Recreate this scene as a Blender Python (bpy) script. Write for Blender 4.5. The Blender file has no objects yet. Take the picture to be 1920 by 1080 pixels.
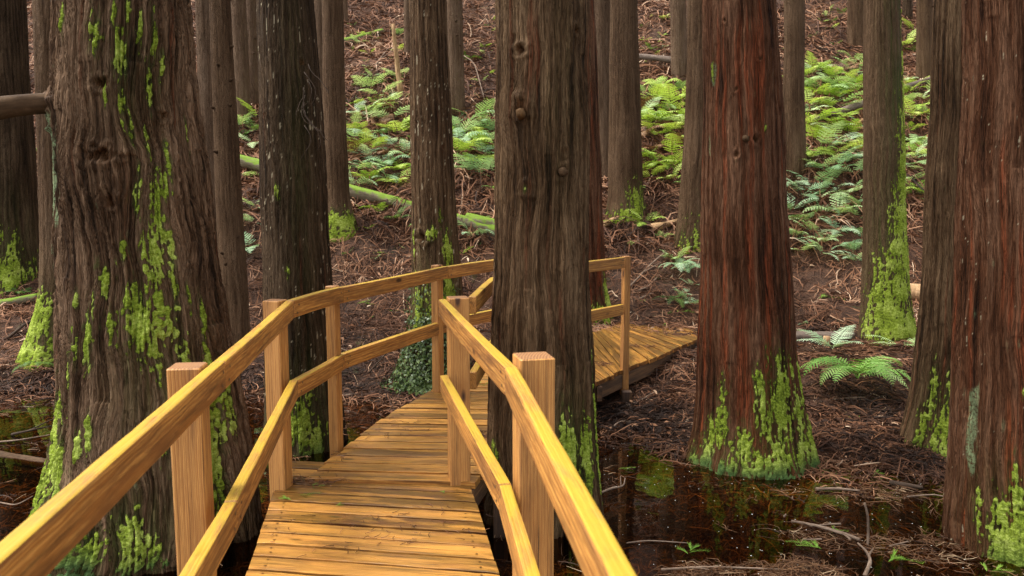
import bpy, math, random
import numpy as np
from mathutils import Vector

RNG = np.random.default_rng(7)
random.seed(7)
SC = bpy.context.scene
COL = SC.collection
rad = math.radians

# ------------------------------------------------------------------ camera model (used to place things at real positions)
F, H, PITCH = 1500.0, 1.65, math.atan(180 / 1500.0)
cp, sp = math.cos(PITCH), math.sin(PITCH)
CAM = np.array([0.0, 0.0, H])
FW, UP, RT = np.array([0, cp, -sp]), np.array([0, sp, cp]), np.array([1.0, 0, 0])
WZ = -0.385


def ray(u, v):
    return FW * F + RT * (u - 960) + UP * (540 - v)


def at_z(u, v, z):
    r = ray(u, v)
    return CAM + r * ((z - H) / r[2])


def at_y(u, v, y):
    r = ray(u, v)
    return CAM + r * (y / r[1])


def project(p):
    q = np.asarray(p, float) - CAM
    w = q @ FW
    return 960 + F * (q @ RT) / w, 540 - F * (q @ UP) / w


# ------------------------------------------------------------------ noise
_tab = np.random.default_rng(11)
PERM = _tab.permutation(4096)
GANG = _tab.random(4096) * 2 * np.pi
GX, GY = np.cos(GANG), np.sin(GANG)


def _h(i, j, s):
    return PERM[(PERM[(i + s * 131) & 4095] + j + s * 17) & 4095]


def gn(u, v, seed=0, per=None):
    u, v = np.broadcast_arrays(np.asarray(u, float), np.asarray(v, float))
    i0 = np.floor(u).astype(np.int64)
    j0 = np.floor(v).astype(np.int64)
    fu, fv = u - i0, v - j0
    i1 = i0 + 1
    if per:
        i0, i1 = i0 % per, i1 % per
    su = fu * fu * fu * (fu * (fu * 6 - 15) + 10)
    sv = fv * fv * fv * (fv * (fv * 6 - 15) + 10)

    def g(i, j, du, dv):
        k = _h(i, j, seed)
        return GX[k] * du + GY[k] * dv
    a = g(i0, j0, fu, fv)
    b = g(i1, j0, fu - 1, fv)
    c = g(i0, j0 + 1, fu, fv - 1)
    d = g(i1, j0 + 1, fu - 1, fv - 1)
    return 1.5 * ((a * (1 - su) + b * su) * (1 - sv) + (c * (1 - su) + d * su) * sv)


def rnd2(i, j, seed=0):
    return _h(np.asarray(i, np.int64), np.asarray(j, np.int64), seed) / 4096.0


def sstep(a, b, x):
    t = np.clip((x - a) / (b - a), 0, 1)
    return t * t * (3 - 2 * t)


# ------------------------------------------------------------------ mesh helpers
def mesh(name, verts, faces, mat, parent=None, attrs=None, smooth=True, mat_idx=None):
    """verts (n,3); faces = list of int arrays (k,3) / (k,4)."""
    me = bpy.data.meshes.new(name)
    verts = np.asarray(verts, np.float32)
    me.vertices.add(len(verts))
    me.vertices.foreach_set('co', verts.ravel())
    faces = [np.asarray(f, np.int32) for f in faces if len(f)]
    loops = np.concatenate([f.ravel() for f in faces])
    tot = np.concatenate([np.full(len(f), f.shape[1], np.int32) for f in faces])
    start = np.concatenate([[0], np.cumsum(tot)[:-1]]).astype(np.int32)
    me.loops.add(len(loops))
    me.loops.foreach_set('vertex_index', loops)
    me.polygons.add(len(tot))
    me.polygons.foreach_set('loop_start', start)
    me.polygons.foreach_set('use_smooth', np.full(len(tot), smooth, bool))
    if attrs:
        for k, a in attrs.items():
            a = np.asarray(a, np.float32)
            if a.ndim == 1:
                me.attributes.new(k, 'FLOAT', 'POINT').data.foreach_set('value', a)
            else:
                me.attributes.new(k, 'FLOAT_VECTOR', 'POINT').data.foreach_set('vector', a.ravel())
    for m in (mat if isinstance(mat, (list, tuple)) else [mat]):
        me.materials.append(m)
    if mat_idx is not None:
        me.polygons.foreach_set('material_index', np.asarray(mat_idx, np.int32))
    me.update(calc_edges=True)
    me.validate()
    o = bpy.data.objects.new(name, me)
    COL.objects.link(o)
    if parent is not None:
        o.parent = parent
    return o


def tag(o, label=None, cat=None, group=None, kind=None):
    if label:
        o['label'] = label
    if cat:
        o['category'] = cat
    if group:
        o['group'] = group
    if kind:
        o['kind'] = kind
    return o


def empty(name, loc=(0, 0, 0), rz=0.0):
    o = bpy.data.objects.new(name, None)
    COL.objects.link(o)
    o.location = loc
    o.rotation_euler = (0, 0, rz)
    o.empty_display_size = 0.1
    return o


class Acc:
    """collects pieces into one mesh"""

    def __init__(s):
        s.v, s.q, s.t, s.n, s.a = [], [], [], 0, {}

    def add(s, v, q=None, t=None, **attrs):
        v = np.asarray(v, float).reshape(-1, 3)
        if q is not None and len(q):
            s.q.append(np.asarray(q, int) + s.n)
        if t is not None and len(t):
            s.t.append(np.asarray(t, int) + s.n)
        for k, a in attrs.items():
            a = np.asarray(a, float)
            if a.ndim == 0:
                a = np.full(len(v), float(a))
            s.a.setdefault(k, []).append(a)
        s.v.append(v)
        s.n += len(v)

    def build(s, name, mat, parent=None, smooth=True):
        f = []
        if s.q:
            f.append(np.concatenate(s.q))
        if s.t:
            f.append(np.concatenate(s.t))
        return mesh(name, np.concatenate(s.v), f, mat, parent, {k: np.concatenate(a) for k, a in s.a.items()}, smooth)


def frame_of(d):
    d = d / np.linalg.norm(d)
    a = np.array([0, 0, 1.0]) if abs(d[2]) < 0.9 else np.array([1.0, 0, 0])
    s = np.cross(d, a)
    s /= np.linalg.norm(s)
    return d, s, np.cross(s, d)


def tube_arrays(pts, radii, sides=8, rough=0.0, seed=0, cap=True):
    pts = np.asarray(pts, float)
    n = len(pts)
    tan = np.gradient(pts, axis=0)
    ang = np.linspace(0, 2 * np.pi, sides, endpoint=False)
    V = np.zeros((n, sides, 3))
    L = np.concatenate([[0], np.cumsum(np.linalg.norm(np.diff(pts, axis=0), axis=1))])
    _, s, u = frame_of(tan[0])
    for i in range(n):
        d = tan[i] / np.linalg.norm(tan[i])
        s = s - d * (s @ d)
        s /= np.linalg.norm(s)
        u = np.cross(s, d)
        r = radii[i] * (1 + rough * gn(np.cos(ang) * 1.7 + seed * 3.1 + 9, np.sin(ang) * 1.7 + L[i] / (radii[0] * 5), seed))
        V[i] = pts[i] + np.outer(np.cos(ang) * r, s) + np.outer(np.sin(ang) * r, u)
    idx = np.arange(n * sides).reshape(n, sides)
    q = np.stack([idx[:-1], np.roll(idx, -1, 1)[:-1], np.roll(idx, -1, 1)[1:], idx[1:]], -1).reshape(-1, 4)
    v = V.reshape(-1, 3)
    t = []
    bc = np.stack([np.tile(ang * radii[0], n), np.repeat(L, sides), np.zeros(n * sides)], -1)
    if cap:
        c0, c1 = len(v), len(v) + 1
        v = np.concatenate([v, pts[:1], pts[-1:]])
        bc = np.concatenate([bc, [[0, 0, 0], [0, L[-1], 0]]])
        t = [(c0, idx[0][(k + 1) % sides], idx[0][k]) for k in range(sides)] + [(c1, idx[-1][k], idx[-1][(k + 1) % sides]) for k in range(sides)]
    return v, q, np.array(t, int).reshape(-1, 3), bc


# ------------------------------------------------------------------ materials
class NT:
    def __init__(s, name):
        s.m = bpy.data.materials.new(name)
        s.m.use_nodes = True
        s.t = s.m.node_tree
        s.t.nodes.clear()
        s.out = s.t.nodes.new('ShaderNodeOutputMaterial')

    def n(s, typ, ins=None, **props):
        nd = s.t.nodes.new('ShaderNode' + typ)
        for k, v in props.items():
            setattr(nd, k, v)
        for k, v in (ins or {}).items():
            sk = nd.inputs[k]
            if isinstance(v, bpy.types.NodeSocket):
                s.t.links.new(v, sk)
            else:
                if isinstance(v, tuple) and len(v) == 3 and sk.type == 'RGBA':
                    v = v + (1,)
                sk.default_value = v
        return nd

    def attr(s, name):
        return s.n('Attribute', attribute_name=name)

    def mix(s, f, a, b, blend='MIX'):
        nd = s.t.nodes.new('ShaderNodeMix')
        nd.data_type = 'RGBA'
        nd.blend_type = blend
        for k, v in ((0, f), (6, a), (7, b)):
            if isinstance(v, bpy.types.NodeSocket):
                s.t.links.new(v, nd.inputs[k])
            else:
                nd.inputs[k].default_value = v + (1,) if isinstance(v, tuple) and len(v) == 3 else v
        return nd.outputs[2]

    def math(s, op, a, b=0.0, clamp=False):
        nd = s.n('Math', {0: a, 1: b}, operation=op)
        nd.use_clamp = clamp
        return nd.outputs[0]

    def noise(s, vec, scale, detail=3.0, rough=0.55, dist=0.0):
        return s.n('TexNoise', {'Vector': vec, 'Scale': scale, 'Detail': detail, 'Roughness': rough, 'Distortion': dist}).outputs['Fac']

    def scaled(s, vec, xyz):
        return s.n('VectorMath', {0: vec, 1: xyz}, operation='MULTIPLY').outputs[0]

    def ramp(s, f, stops):
        nd = s.n('ValToRGB', {'Fac': f})
        e = nd.color_ramp.elements
        while len(e) < len(stops):
            e.new(0.5)
        for x, (p, c) in zip(e, stops):
            x.position = p
            x.color = c + (1,) if len(c) == 3 else c
        return nd.outputs['Color']

    def step(s, f, a, b):
        nd = s.n('MapRange', {'Value': f, 'From Min': a, 'From Max': b}, interpolation_type='SMOOTHSTEP')
        return nd.outputs[0]

    def finish(s, sh):
        s.t.links.new(sh, s.out.inputs['Surface'])
        return s.m


MOSS_A, MOSS_B, MOSS_C = (0.062, 0.085, 0.012), (0.205, 0.275, 0.026), (0.42, 0.50, 0.11)


def bark_material(name, dark, mid, pale, red=(0.105, 0.032, 0.015), moss=1.0):
    t = NT(name)
    bc = t.attr('bc').outputs['Vector']
    tone = t.attr('tone').outputs['Fac']
    fib = t.noise(t.scaled(bc, (120.0, 3.5, 1.0)), 1.0, 4.0, 0.68, 0.15)
    fib2 = t.noise(t.scaled(bc, (34.0, 1.3, 1.0)), 1.0, 5.0, 0.62, 0.15)
    grain = t.noise(t.scaled(bc, (70.0, 60.0, 1.0)), 1.0, 3.0, 0.6)
    shred = t.noise(t.scaled(bc, (210.0, 11.0, 1.0)), 1.0, 3.0, 0.7, 0.1)
    f = t.math('ADD', t.math('ADD', t.math('MULTIPLY', fib, 0.42), t.math('MULTIPLY', shred, 0.30)), t.math('ADD', t.math('MULTIPLY', fib2, 0.30), t.math('MULTIPLY', tone, 0.30)))
    col = t.ramp(f, [(0.48, dark), (0.62, mid), (0.82, pale)])
    col = t.mix(t.math('MULTIPLY', t.step(grain, 0.55, 0.75), 0.35), col, dark)
    rm = t.math('MULTIPLY', t.math('MULTIPLY', t.attr('red').outputs['Fac'], 0.8), t.step(fib, 0.38, 0.6), True)
    col = t.mix(rm, col, t.mix(fib, red, (red[0] * 1.7, red[1] * 1.7, red[2] * 1.6)))
    col = t.mix(t.attr('knot').outputs['Fac'], col, t.mix(grain, (0.02, 0.012, 0.008), (0.13, 0.055, 0.02)))
    col = t.mix(t.attr('fleck').outputs['Fac'], col, (0.50, 0.42, 0.28))
    col = t.mix(t.math('MULTIPLY', t.attr('lichen').outputs['Fac'], t.step(grain, 0.3, 0.6)), col, t.mix(fib, (0.16, 0.22, 0.10), (0.33, 0.40, 0.22)))
    mn = t.noise(bc, 55.0, 4.0, 0.75)
    mn2 = t.noise(bc, 5.0, 2.0, 0.6)
    mf = t.math('ADD', t.math('MULTIPLY', mn, 0.7), t.math('MULTIPLY', mn2, 0.5))
    mcol = t.ramp(mf, [(0.45, tuple(c * moss for c in MOSS_A)), (0.58, tuple(c * moss for c in MOSS_B)), (0.74, tuple(c * moss for c in MOSS_C))])
    mcol = t.mix(t.attr('damp').outputs['Fac'], mcol, t.mix(mn, (0.02, 0.05, 0.02), (0.08, 0.15, 0.06)))
    m0 = t.attr('moss').outputs['Fac']
    m = t.step(t.math('ADD', m0, t.math('MULTIPLY', t.math('SUBTRACT', t.noise(bc, 90.0, 3.0, 0.7), 0.5), 1.5)), 0.30, 0.70)
    m = t.math('MULTIPLY', m, t.step(m0, 0.02, 0.2))
    # a thin green film where the moss is only starting
    film = t.math('MULTIPLY', t.attr('film').outputs['Fac'], t.step(fib2, 0.3, 0.7))
    col = t.mix(film, col, (0.045, 0.07, 0.014))
    col = t.mix(m, col, mcol)
    crk = t.noise(t.scaled(bc, (48.0, 2.6, 1.0)), 1.0, 3.0, 0.6, 0.2)
    crk2 = t.noise(t.scaled(bc, (95.0, 4.5, 1.0)), 1.0, 2.0, 0.6, 0.2)
    cl = t.math('MINIMUM', t.step(t.math('ABSOLUTE', t.math('SUBTRACT', crk, 0.5)), 0.0, 0.035), t.math('ADD', 0.4, t.math('MULTIPLY', 0.6, t.step(t.math('ABSOLUTE', t.math('SUBTRACT', crk2, 0.5)), 0.0, 0.04))))
    bh = t.math('ADD', t.math('MULTIPLY', cl, 1.3), t.math('ADD', t.math('MULTIPLY', fib, 0.8), t.math('ADD', t.math('MULTIPLY', shred, 0.6), t.math('MULTIPLY', grain, 0.35))))
    mb = t.noise(bc, 120.0, 3.0, 0.7)
    hh = t.n('Mix', {0: m, 2: bh, 3: t.math('MULTIPLY', mb, 1.6)}).outputs[0]
    bump = t.n('Bump', {'Strength': 0.9, 'Distance': 0.009, 'Height': hh})
    rough = t.n('Mix', {0: m, 2: t.math('ADD', 0.48, t.math('MULTIPLY', fib2, 0.35)), 3: 0.95}).outputs[0]
    b = t.n('BsdfPrincipled', {'Base Color': col, 'Roughness': rough, 'Normal': bump.outputs[0], 'Specular IOR Level': 0.07})
    return t.finish(b.outputs[0])


def wood_material(name, light, mid, dark, weather, yellow=0.0, rough=0.42, endgrain=False):
    t = NT(name)
    lc = t.attr('lc').outputs['Vector']
    rn = t.attr('rnd').outputs['Fac']
    off = t.n('CombineXYZ', {0: t.math('MULTIPLY', rn, 37.0), 1: t.math('MULTIPLY', rn, 0.9), 2: t.math('MULTIPLY', rn, 0.35)}).outputs[0]
    p = t.n('VectorMath', {0: lc, 1: off}, operation='ADD').outputs[0]
    wave = t.n('TexWave', {'Vector': t.scaled(p, (0.10, 1.0, 1.0)), 'Scale': 26.0, 'Distortion': 3.2, 'Detail': 3.0, 'Detail Scale': 2.2, 'Detail Roughness': 0.6},
               wave_type='RINGS', rings_direction='X').outputs['Fac']
    fib = t.noise(t.scaled(p, (3.0, 150.0, 150.0)), 1.0, 4.0, 0.6)
    blot = t.noise(t.scaled(p, (1.8, 15.0, 15.0)), 1.0, 6.0, 0.68, 0.35)
    g = t.math('ADD', t.math('MULTIPLY', wave, 0.42), t.math('MULTIPLY', fib, 0.55))
    col = t.ramp(g, [(0.28, mid), (0.50, light), (0.78, tuple(min(1, c * 1.2) for c in light))])
    col = t.mix(t.math('MULTIPLY', t.step(wave, 0.60, 0.95), 0.75), col, mid)
    # per-board tone
    shade = t.attr('shade').outputs['Fac']
    w = t.math('ADD', t.math('MULTIPLY', t.step(blot, 0.43, 0.68), weather), t.math('MULTIPLY', shade, t.step(blot, 0.28, 0.52)), True)
    w = t.math('MULTIPLY', w, t.math('ADD', 0.55, t.math('MULTIPLY', fib, 0.8)), True)
    col = t.mix(w, col, dark)
    streak = t.noise(t.scaled(p, (1.6, 34.0, 34.0)), 1.0, 5.0, 0.7, 0.2)
    col = t.mix(t.math('MULTIPLY', t.step(streak, 0.52, 0.66), 0.35 + weather * 0.5), col, tuple(c * 0.6 for c in dark))
    chk = t.noise(t.scaled(p, (0.9, 75.0, 75.0)), 1.0, 3.0, 0.6)
    col = t.mix(t.math('MULTIPLY', t.step(chk, 0.66, 0.70), 0.75), col, tuple(c * 0.35 for c in dark))
    # knots
    vor = t.n('TexVoronoi', {'Vector': t.scaled(p, (3.4, 9.5, 9.5)), 'Scale': 1.0, 'Randomness': 1.0}, feature='F1')
    kd = t.math('ADD', vor.outputs['Distance'], t.math('MULTIPLY', t.math('SUBTRACT', blot, 0.5), 0.12))
    ksel = t.math('GREATER_THAN', t.n('SeparateColor', {0: vor.outputs['Color']}).outputs[0], 0.62)
    k = t.math('MULTIPLY', t.n('MapRange', {'Value': kd, 'From Min': 0.10, 'From Max': 0.19, 'To Min': 1.0, 'To Max': 0.0}).outputs[0], ksel)
    kh = t.math('MULTIPLY', t.n('MapRange', {'Value': kd, 'From Min': 0.14, 'From Max': 0.42, 'To Min': 0.5, 'To Max': 0.0}).outputs[0], ksel)
    col = t.mix(kh, col, tuple(c * 0.8 for c in mid))
    col = t.mix(k, col, tuple(c * 0.45 for c in dark))
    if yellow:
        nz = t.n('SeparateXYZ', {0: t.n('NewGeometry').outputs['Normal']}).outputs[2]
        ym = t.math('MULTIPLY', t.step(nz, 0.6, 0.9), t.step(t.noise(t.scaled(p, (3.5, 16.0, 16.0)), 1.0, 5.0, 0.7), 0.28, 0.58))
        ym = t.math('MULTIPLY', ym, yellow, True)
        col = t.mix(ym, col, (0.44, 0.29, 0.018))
    if endgrain:
        nz = t.n('SeparateXYZ', {0: t.n('NewGeometry').outputs['Normal']}).outputs[2]
        er = t.n('TexWave', {'Vector': t.scaled(p, (0.0, 1.0, 1.0)), 'Scale': 28.0, 'Distortion': 2.0, 'Detail': 2.0}, wave_type='RINGS', rings_direction='X').outputs['Fac']
        col = t.mix(t.math('MULTIPLY', t.step(nz, 0.8, 0.95), 0.85), col, t.mix(er, (0.16, 0.070, 0.030), (0.30, 0.15, 0.062)))
    bump = t.n('Bump', {'Strength': 0.45, 'Distance': 0.0025, 'Height': t.math('ADD', fib, t.math('MULTIPLY', wave, 0.4))})
    r = t.math('ADD', rough - 0.12, t.math('MULTIPLY', blot, 0.32))
    b = t.n('BsdfPrincipled', {'Base Color': col, 'Roughness': r, 'Normal': bump.outputs[0], 'Specular IOR Level': 0.4})
    return t.finish(b.outputs[0])


def leaf_material(name, a, b, c, trans=0.35, rough=0.55):
    t = NT(name)
    tone = t.attr('tone').outputs['Fac']
    orn = t.n('ObjectInfo').outputs['Random']
    f = t.math('ADD', t.math('MULTIPLY', tone, 0.6), t.math('MULTIPLY', orn, 0.4))
    col = t.ramp(f, [(0.1, a), (0.5, b), (0.92, c)])
    p = t.n('BsdfPrincipled', {'Base Color': col, 'Roughness': rough, 'Specular IOR Level': 0.3})
    tr = t.n('BsdfTranslucent', {'Color': t.mix(1.0, col, (1.0, 1.0, 0.6), 'MULTIPLY')})
    mx = t.n('MixShader', {0: trans, 1: p.outputs[0], 2: tr.outputs[0]})
    return t.finish(mx.outputs[0])


def litter_material(name, stops, rough=0.7):
    t = NT(name)
    col = t.ramp(t.attr('tone').outputs['Fac'], stops)
    b = t.n('BsdfPrincipled', {'Base Color': col, 'Roughness': rough, 'Specular IOR Level': 0.12})
    return t.finish(b.outputs[0])


def stick_material(name, a, b, c, moss=0.0):
    t = NT(name)
    bc = t.attr('bc').outputs['Vector']
    n1 = t.noise(t.scaled(bc, (40.0, 6.0, 1.0)), 1.0, 4.0, 0.65)
    n2 = t.noise(bc, 9.0, 4.0, 0.6)
    col = t.ramp(t.math('ADD', t.math('MULTIPLY', n1, 0.6), t.math('MULTIPLY', n2, 0.45)), [(0.35, a), (0.55, b), (0.75, c)])
    if moss:
        nz = t.n('SeparateXYZ', {0: t.n('NewGeometry').outputs['Normal']}).outputs[2]
        mm = t.step(t.math('ADD', t.math('MULTIPLY', nz, 0.35), t.math('MULTIPLY', n2, 1.0)), 0.80 - moss * 0.4, 1.0 - moss * 0.4)
        col = t.mix(mm, col, t.mix(n1, (0.07, 0.12, 0.012), (0.22, 0.33, 0.04)))
    bump = t.n('Bump', {'Strength': 0.7, 'Distance': 0.006, 'Height': n1})
    b_ = t.n('BsdfPrincipled', {'Base Color': col, 'Roughness': 0.75, 'Normal': bump.outputs[0], 'Specular IOR Level': 0.1})
    return t.finish(b_.outputs[0])


def ground_material():
    t = NT('forest_soil')
    pos = t.n('NewGeometry').outputs['Position']
    n1 = t.noise(pos, 1.3, 5.0, 0.65)
    n2 = t.noise(pos, 14.0, 6.0, 0.7, 0.8)
    n3 = t.noise(pos, 60.0, 4.0, 0.7, 1.5)
    f = t.math('ADD', t.math('MULTIPLY', n2, 0.55), t.math('MULTIPLY', n3, 0.5))
    col = t.ramp(f, [(0.38, (0.016, 0.009, 0.006)), (0.54, (0.078, 0.040, 0.024)), (0.72, (0.19, 0.095, 0.052))])
    col = t.mix(t.math('MULTIPLY', t.step(n1, 0.5, 0.72), 0.5), col, (0.030, 0.024, 0.021))
    gm = t.noise(pos, 2.6, 5.0, 0.7)
    z = t.n('SeparateXYZ', {0: pos}).outputs[2]
    wet = t.n('MapRange', {'Value': z, 'From Min': WZ - 0.02, 'From Max': WZ + 0.14, 'To Min': 1.0, 'To Max': 0.0}).outputs[0]
    g = t.math('MULTIPLY', t.step(gm, 0.60, 0.72), t.math('SUBTRACT', 1.0, wet))
    col = t.mix(t.math('MULTIPLY', g, t.step(n3, 0.4, 0.6)), col, (0.05, 0.09, 0.016))
    col = t.mix(t.math('MULTIPLY', wet, 0.6), col, (0.020, 0.014, 0.010))
    bump = t.n('Bump', {'Strength': 0.9, 'Distance': 0.03, 'Height': f})
    r = t.n('MapRange', {'Value': wet, 'To Min': 0.85, 'To Max': 0.35}).outputs[0]
    b = t.n('BsdfPrincipled', {'Base Color': col, 'Roughness': r, 'Normal': bump.outputs[0], 'Specular IOR Level': 0.15})
    return t.finish(b.outputs[0])


def water_material():
    t = NT('swamp_water')
    pos = t.n('NewGeometry').outputs['Position']
    nz = t.noise(pos, 3.0, 2.0, 0.5)
    bump = t.n('Bump', {'Strength': 0.10, 'Distance': 0.02, 'Height': nz})
    fr = t.n('Fresnel', {'IOR': 1.33, 'Normal': bump.outputs[0]})
    gl = t.n('BsdfGlossy', {'Color': (0.95, 0.95, 0.95), 'Roughness': 0.02, 'Normal': bump.outputs[0]})
    tr = t.n('BsdfTransparent', {'Color': (0.58, 0.40, 0.18)})
    mx = t.n('MixShader', {0: fr.outputs[0], 1: tr.outputs[0], 2: gl.outputs[0]})
    return t.finish(mx.outputs[0])


M = {}
M['bark_big'] = bark_material('bark_broad_fibrous', (0.017, 0.0090, 0.0048), (0.082, 0.044, 0.023), (0.22, 0.135, 0.080))
M['bark_dark'] = bark_material('bark_dark_brown', (0.013, 0.0080, 0.0045), (0.048, 0.028, 0.0145), (0.110, 0.070, 0.040))
M['bark_center'] = bark_material('bark_grey_brown', (0.016, 0.0090, 0.0046), (0.076, 0.041, 0.0195), (0.19, 0.117, 0.063))
M['bark_red'] = bark_material('bark_red_brown', (0.019, 0.0080, 0.0040), (0.082, 0.0315, 0.0140), (0.18, 0.090, 0.050), (0.17, 0.038, 0.014))
M['bark_far'] = bark_material('bark_far', (0.050, 0.027, 0.0135), (0.104, 0.059, 0.031), (0.16, 0.098, 0.056))
M['bark_grey'] = bark_material('bark_greyer', (0.080, 0.046, 0.026), (0.138, 0.084, 0.050), (0.20, 0.130, 0.083))
M['deck'] = wood_material('deck_planks_wet', (0.58, 0.280, 0.066), (0.35, 0.135, 0.026), (0.078, 0.028, 0.010), 0.72, 0.12, 0.28)
M['rail'] = wood_material('rail_lumber', (0.56, 0.275, 0.065), (0.30, 0.115, 0.023), (0.095, 0.035, 0.011), 0.60, 0.75, 0.46)
M['post'] = wood_material('post_lumber', (0.58, 0.295, 0.082), (0.35, 0.142, 0.033), (0.13, 0.050, 0.018), 0.30, 0.0, 0.55, True)
M['under'] = wood_material('bearer_lumber', (0.20, 0.10, 0.04), (0.11, 0.05, 0.02), (0.035, 0.018, 0.010), 0.6, 0.0, 0.6)
M['fern_yellow'] = leaf_material('fern_yellow_green', (0.18, 0.32, 0.03), (0.42, 0.58, 0.09), (0.66, 0.76, 0.22))
M['fern_pale'] = leaf_material('fern_pale_green', (0.18, 0.32, 0.10), (0.42, 0.58, 0.24), (0.66, 0.78, 0.44))
M['fern_blue'] = leaf_material('fern_blue_green', (0.14, 0.27, 0.12), (0.34, 0.52, 0.28), (0.58, 0.72, 0.48))
M['fern_dark'] = leaf_material('fern_deep_green', (0.03, 0.085, 0.012), (0.085, 0.17, 0.025), (0.17, 0.28, 0.05))
M['fern_fresh'] = leaf_material('fern_fresh_green', (0.08, 0.19, 0.03), (0.22, 0.41, 0.08), (0.44, 0.62, 0.22))
M['fern_dead'] = leaf_material('fern_dead_brown', (0.07, 0.035, 0.015), (0.20, 0.10, 0.04), (0.38, 0.22, 0.10), 0.15)
M['ivy'] = leaf_material('ivy_leaf', (0.014, 0.026, 0.008), (0.040, 0.068, 0.016), (0.12, 0.165, 0.045), 0.15, 0.4)
M['sprig'] = leaf_material('sprig_green', (0.07, 0.16, 0.012), (0.15, 0.28, 0.025), (0.27, 0.40, 0.05), 0.25)
M['needle'] = leaf_material('crown_needles', (0.02, 0.045, 0.012), (0.04, 0.08, 0.02), (0.07, 0.12, 0.03), 0.2)
M['litter'] = litter_material('dead_needle_litter', [(0.0, (0.020, 0.012, 0.009)), (0.30, (0.075, 0.034, 0.019)), (0.58, (0.20, 0.090, 0.045)), (0.83, (0.34, 0.19, 0.11)), (1.0, (0.56, 0.41, 0.28))])
M['wetlitter'] = litter_material('wet_needle_litter', [(0.0, (0.025, 0.014, 0.009)), (0.45, (0.100, 0.048, 0.024)), (0.8, (0.20, 0.105, 0.052)), (1.0, (0.46, 0.33, 0.20))], 0.4)
M['stick'] = stick_material('stick_bark', (0.07, 0.045, 0.03), (0.20, 0.14, 0.10), (0.38, 0.30, 0.23))
M['stick_dark'] = stick_material('stick_dark_bark', (0.02, 0.014, 0.010), (0.06, 0.04, 0.028), (0.13, 0.09, 0.065))
M['log_moss'] = stick_material('log_mossy', (0.07, 0.055, 0.035), (0.17, 0.14, 0.09), (0.30, 0.28, 0.18), 0.62)
M['log_grey'] = stick_material('log_grey', (0.06, 0.045, 0.035), (0.16, 0.12, 0.095), (0.28, 0.22, 0.18))
M['log_raw'] = stick_material('log_raw_wood', (0.20, 0.11, 0.05), (0.40, 0.25, 0.13), (0.55, 0.40, 0.25))
M['log_stub'] = stick_material('stub_wood', (0.03, 0.016, 0.008), (0.12, 0.065, 0.028), (0.26, 0.155, 0.07))
M['branch'] = stick_material('branch_bark', (0.026, 0.014, 0.007), (0.070, 0.040, 0.020), (0.13, 0.080, 0.044), 0.0)
def steel():
    t = NT('dull_steel')
    return t.finish(t.n('BsdfPrincipled', {'Base Color': (0.10, 0.085, 0.07), 'Metallic': 0.6, 'Roughness': 0.5}).outputs[0])


M['steel'] = steel()
M['soil'] = ground_material()
M['water'] = water_material()

# ------------------------------------------------------------------ terrain
SX = [-60, -12, -5, -2.5, -1.2, 0, 0.8, 1.3, 2.5, 3.2, 5, 60]
SY = [9.0, 8.6, 8.2, 8.1, 7.9, 7.4, 6.9, 6.55, 6.05, 5.75, 5.5, 5.5]
HX = [-60, -6, -2, 1, 3, 6, 60]
HY = [9.4, 9.4, 9.7, 10.2, 10.0, 9.6, 9.6]


def terrain(x, y):
    x, y = np.asarray(x, float), np.asarray(y, float)
    s = np.interp(x, SX, SY) + 0.18 * gn(x / 0.9, x * 0 + 0.5, 3) + 0.06 * gn(x / 0.25, x * 0 + 0.5, 4)
    h = np.interp(x, HX, HY)
    t = y - s
    below = np.maximum(t * 0.10, -0.20)
    f = np.clip(t / np.maximum(h - s, 0.5), 0, 1)
    land = 0.37 * f ** 0.75
    k = 4.0
    hill = 0.577 * np.logaddexp(0, k * (y - h)) / k
    z = WZ + np.where(t < 0, below, land) + hill
    w = sstep(-0.1, 1.2, t)
    wh = sstep(0.5, 3.0, y - h)
    z = z + w * (0.07 * gn(x / 0.8, y / 0.8, 5) + 0.035 * gn(x / 0.3, y / 0.3, 6)) + wh * (0.22 * gn(x / 2.2, y / 2.2, 7) + 0.06 * gn(x / 0.6, y / 0.6, 8))
    z = z + (1 - w) * 0.03 * gn(x / 0.5, y / 0.5, 9)
    return z


def hit(u, v, y0=3.0):
    r = ray(u, v)
    ys = np.arange(y0, 90, 0.02)
    P = CAM + np.outer(ys / r[1], r)
    below = P[:, 2] <= terrain(P[:, 0], P[:, 1])
    return P[int(np.argmax(below))] if below.any() else P[-1]


def graded(lo, a, b, hi, fine, grow=1.12):
    mid = list(np.arange(a, b, fine))
    st, x = fine, b
    up = []
    while x < hi:
        up.append(x)
        st *= grow
        x += st
    up.append(hi)
    st, x = fine, a - fine
    dn = []
    while x > lo:
        dn.append(x)
        st *= grow
        x -= st
    dn.append(lo)
    return np.array(dn[::-1] + mid + up)


def build_ground():
    xs = graded(-130, -8.5, 9.5, 130, 0.06)
    ys = graded(-40, 5.2, 16.0, 140, 0.055, 1.05)
    X, Y = np.meshgrid(xs, ys)
    Z = terrain(X, Y)
    idx = np.arange(X.size).reshape(X.shape)
    q = np.stack([idx[:-1, :-1], idx[:-1, 1:], idx[1:, 1:], idx[1:, :-1]], -1).reshape(-1, 4)
    o = mesh('ground', np.stack([X, Y, Z], -1).reshape(-1, 3), [q], M['soil'])
    tag(o, 'dark forest floor of soil rising into a steep slope', 'ground', kind='structure')
    w = mesh('water', [(-130, -40, WZ), (130, -40, WZ), (130, 11, WZ), (-130, 11, WZ)], [[(0, 1, 2, 3)]], M['water'], smooth=False)
    tag(w, 'still brown swamp water', 'water', kind='structure')


build_ground()

# ------------------------------------------------------------------ trees
TREES = []   # dicts with silhouette, for labels and for occlusion tests


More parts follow.
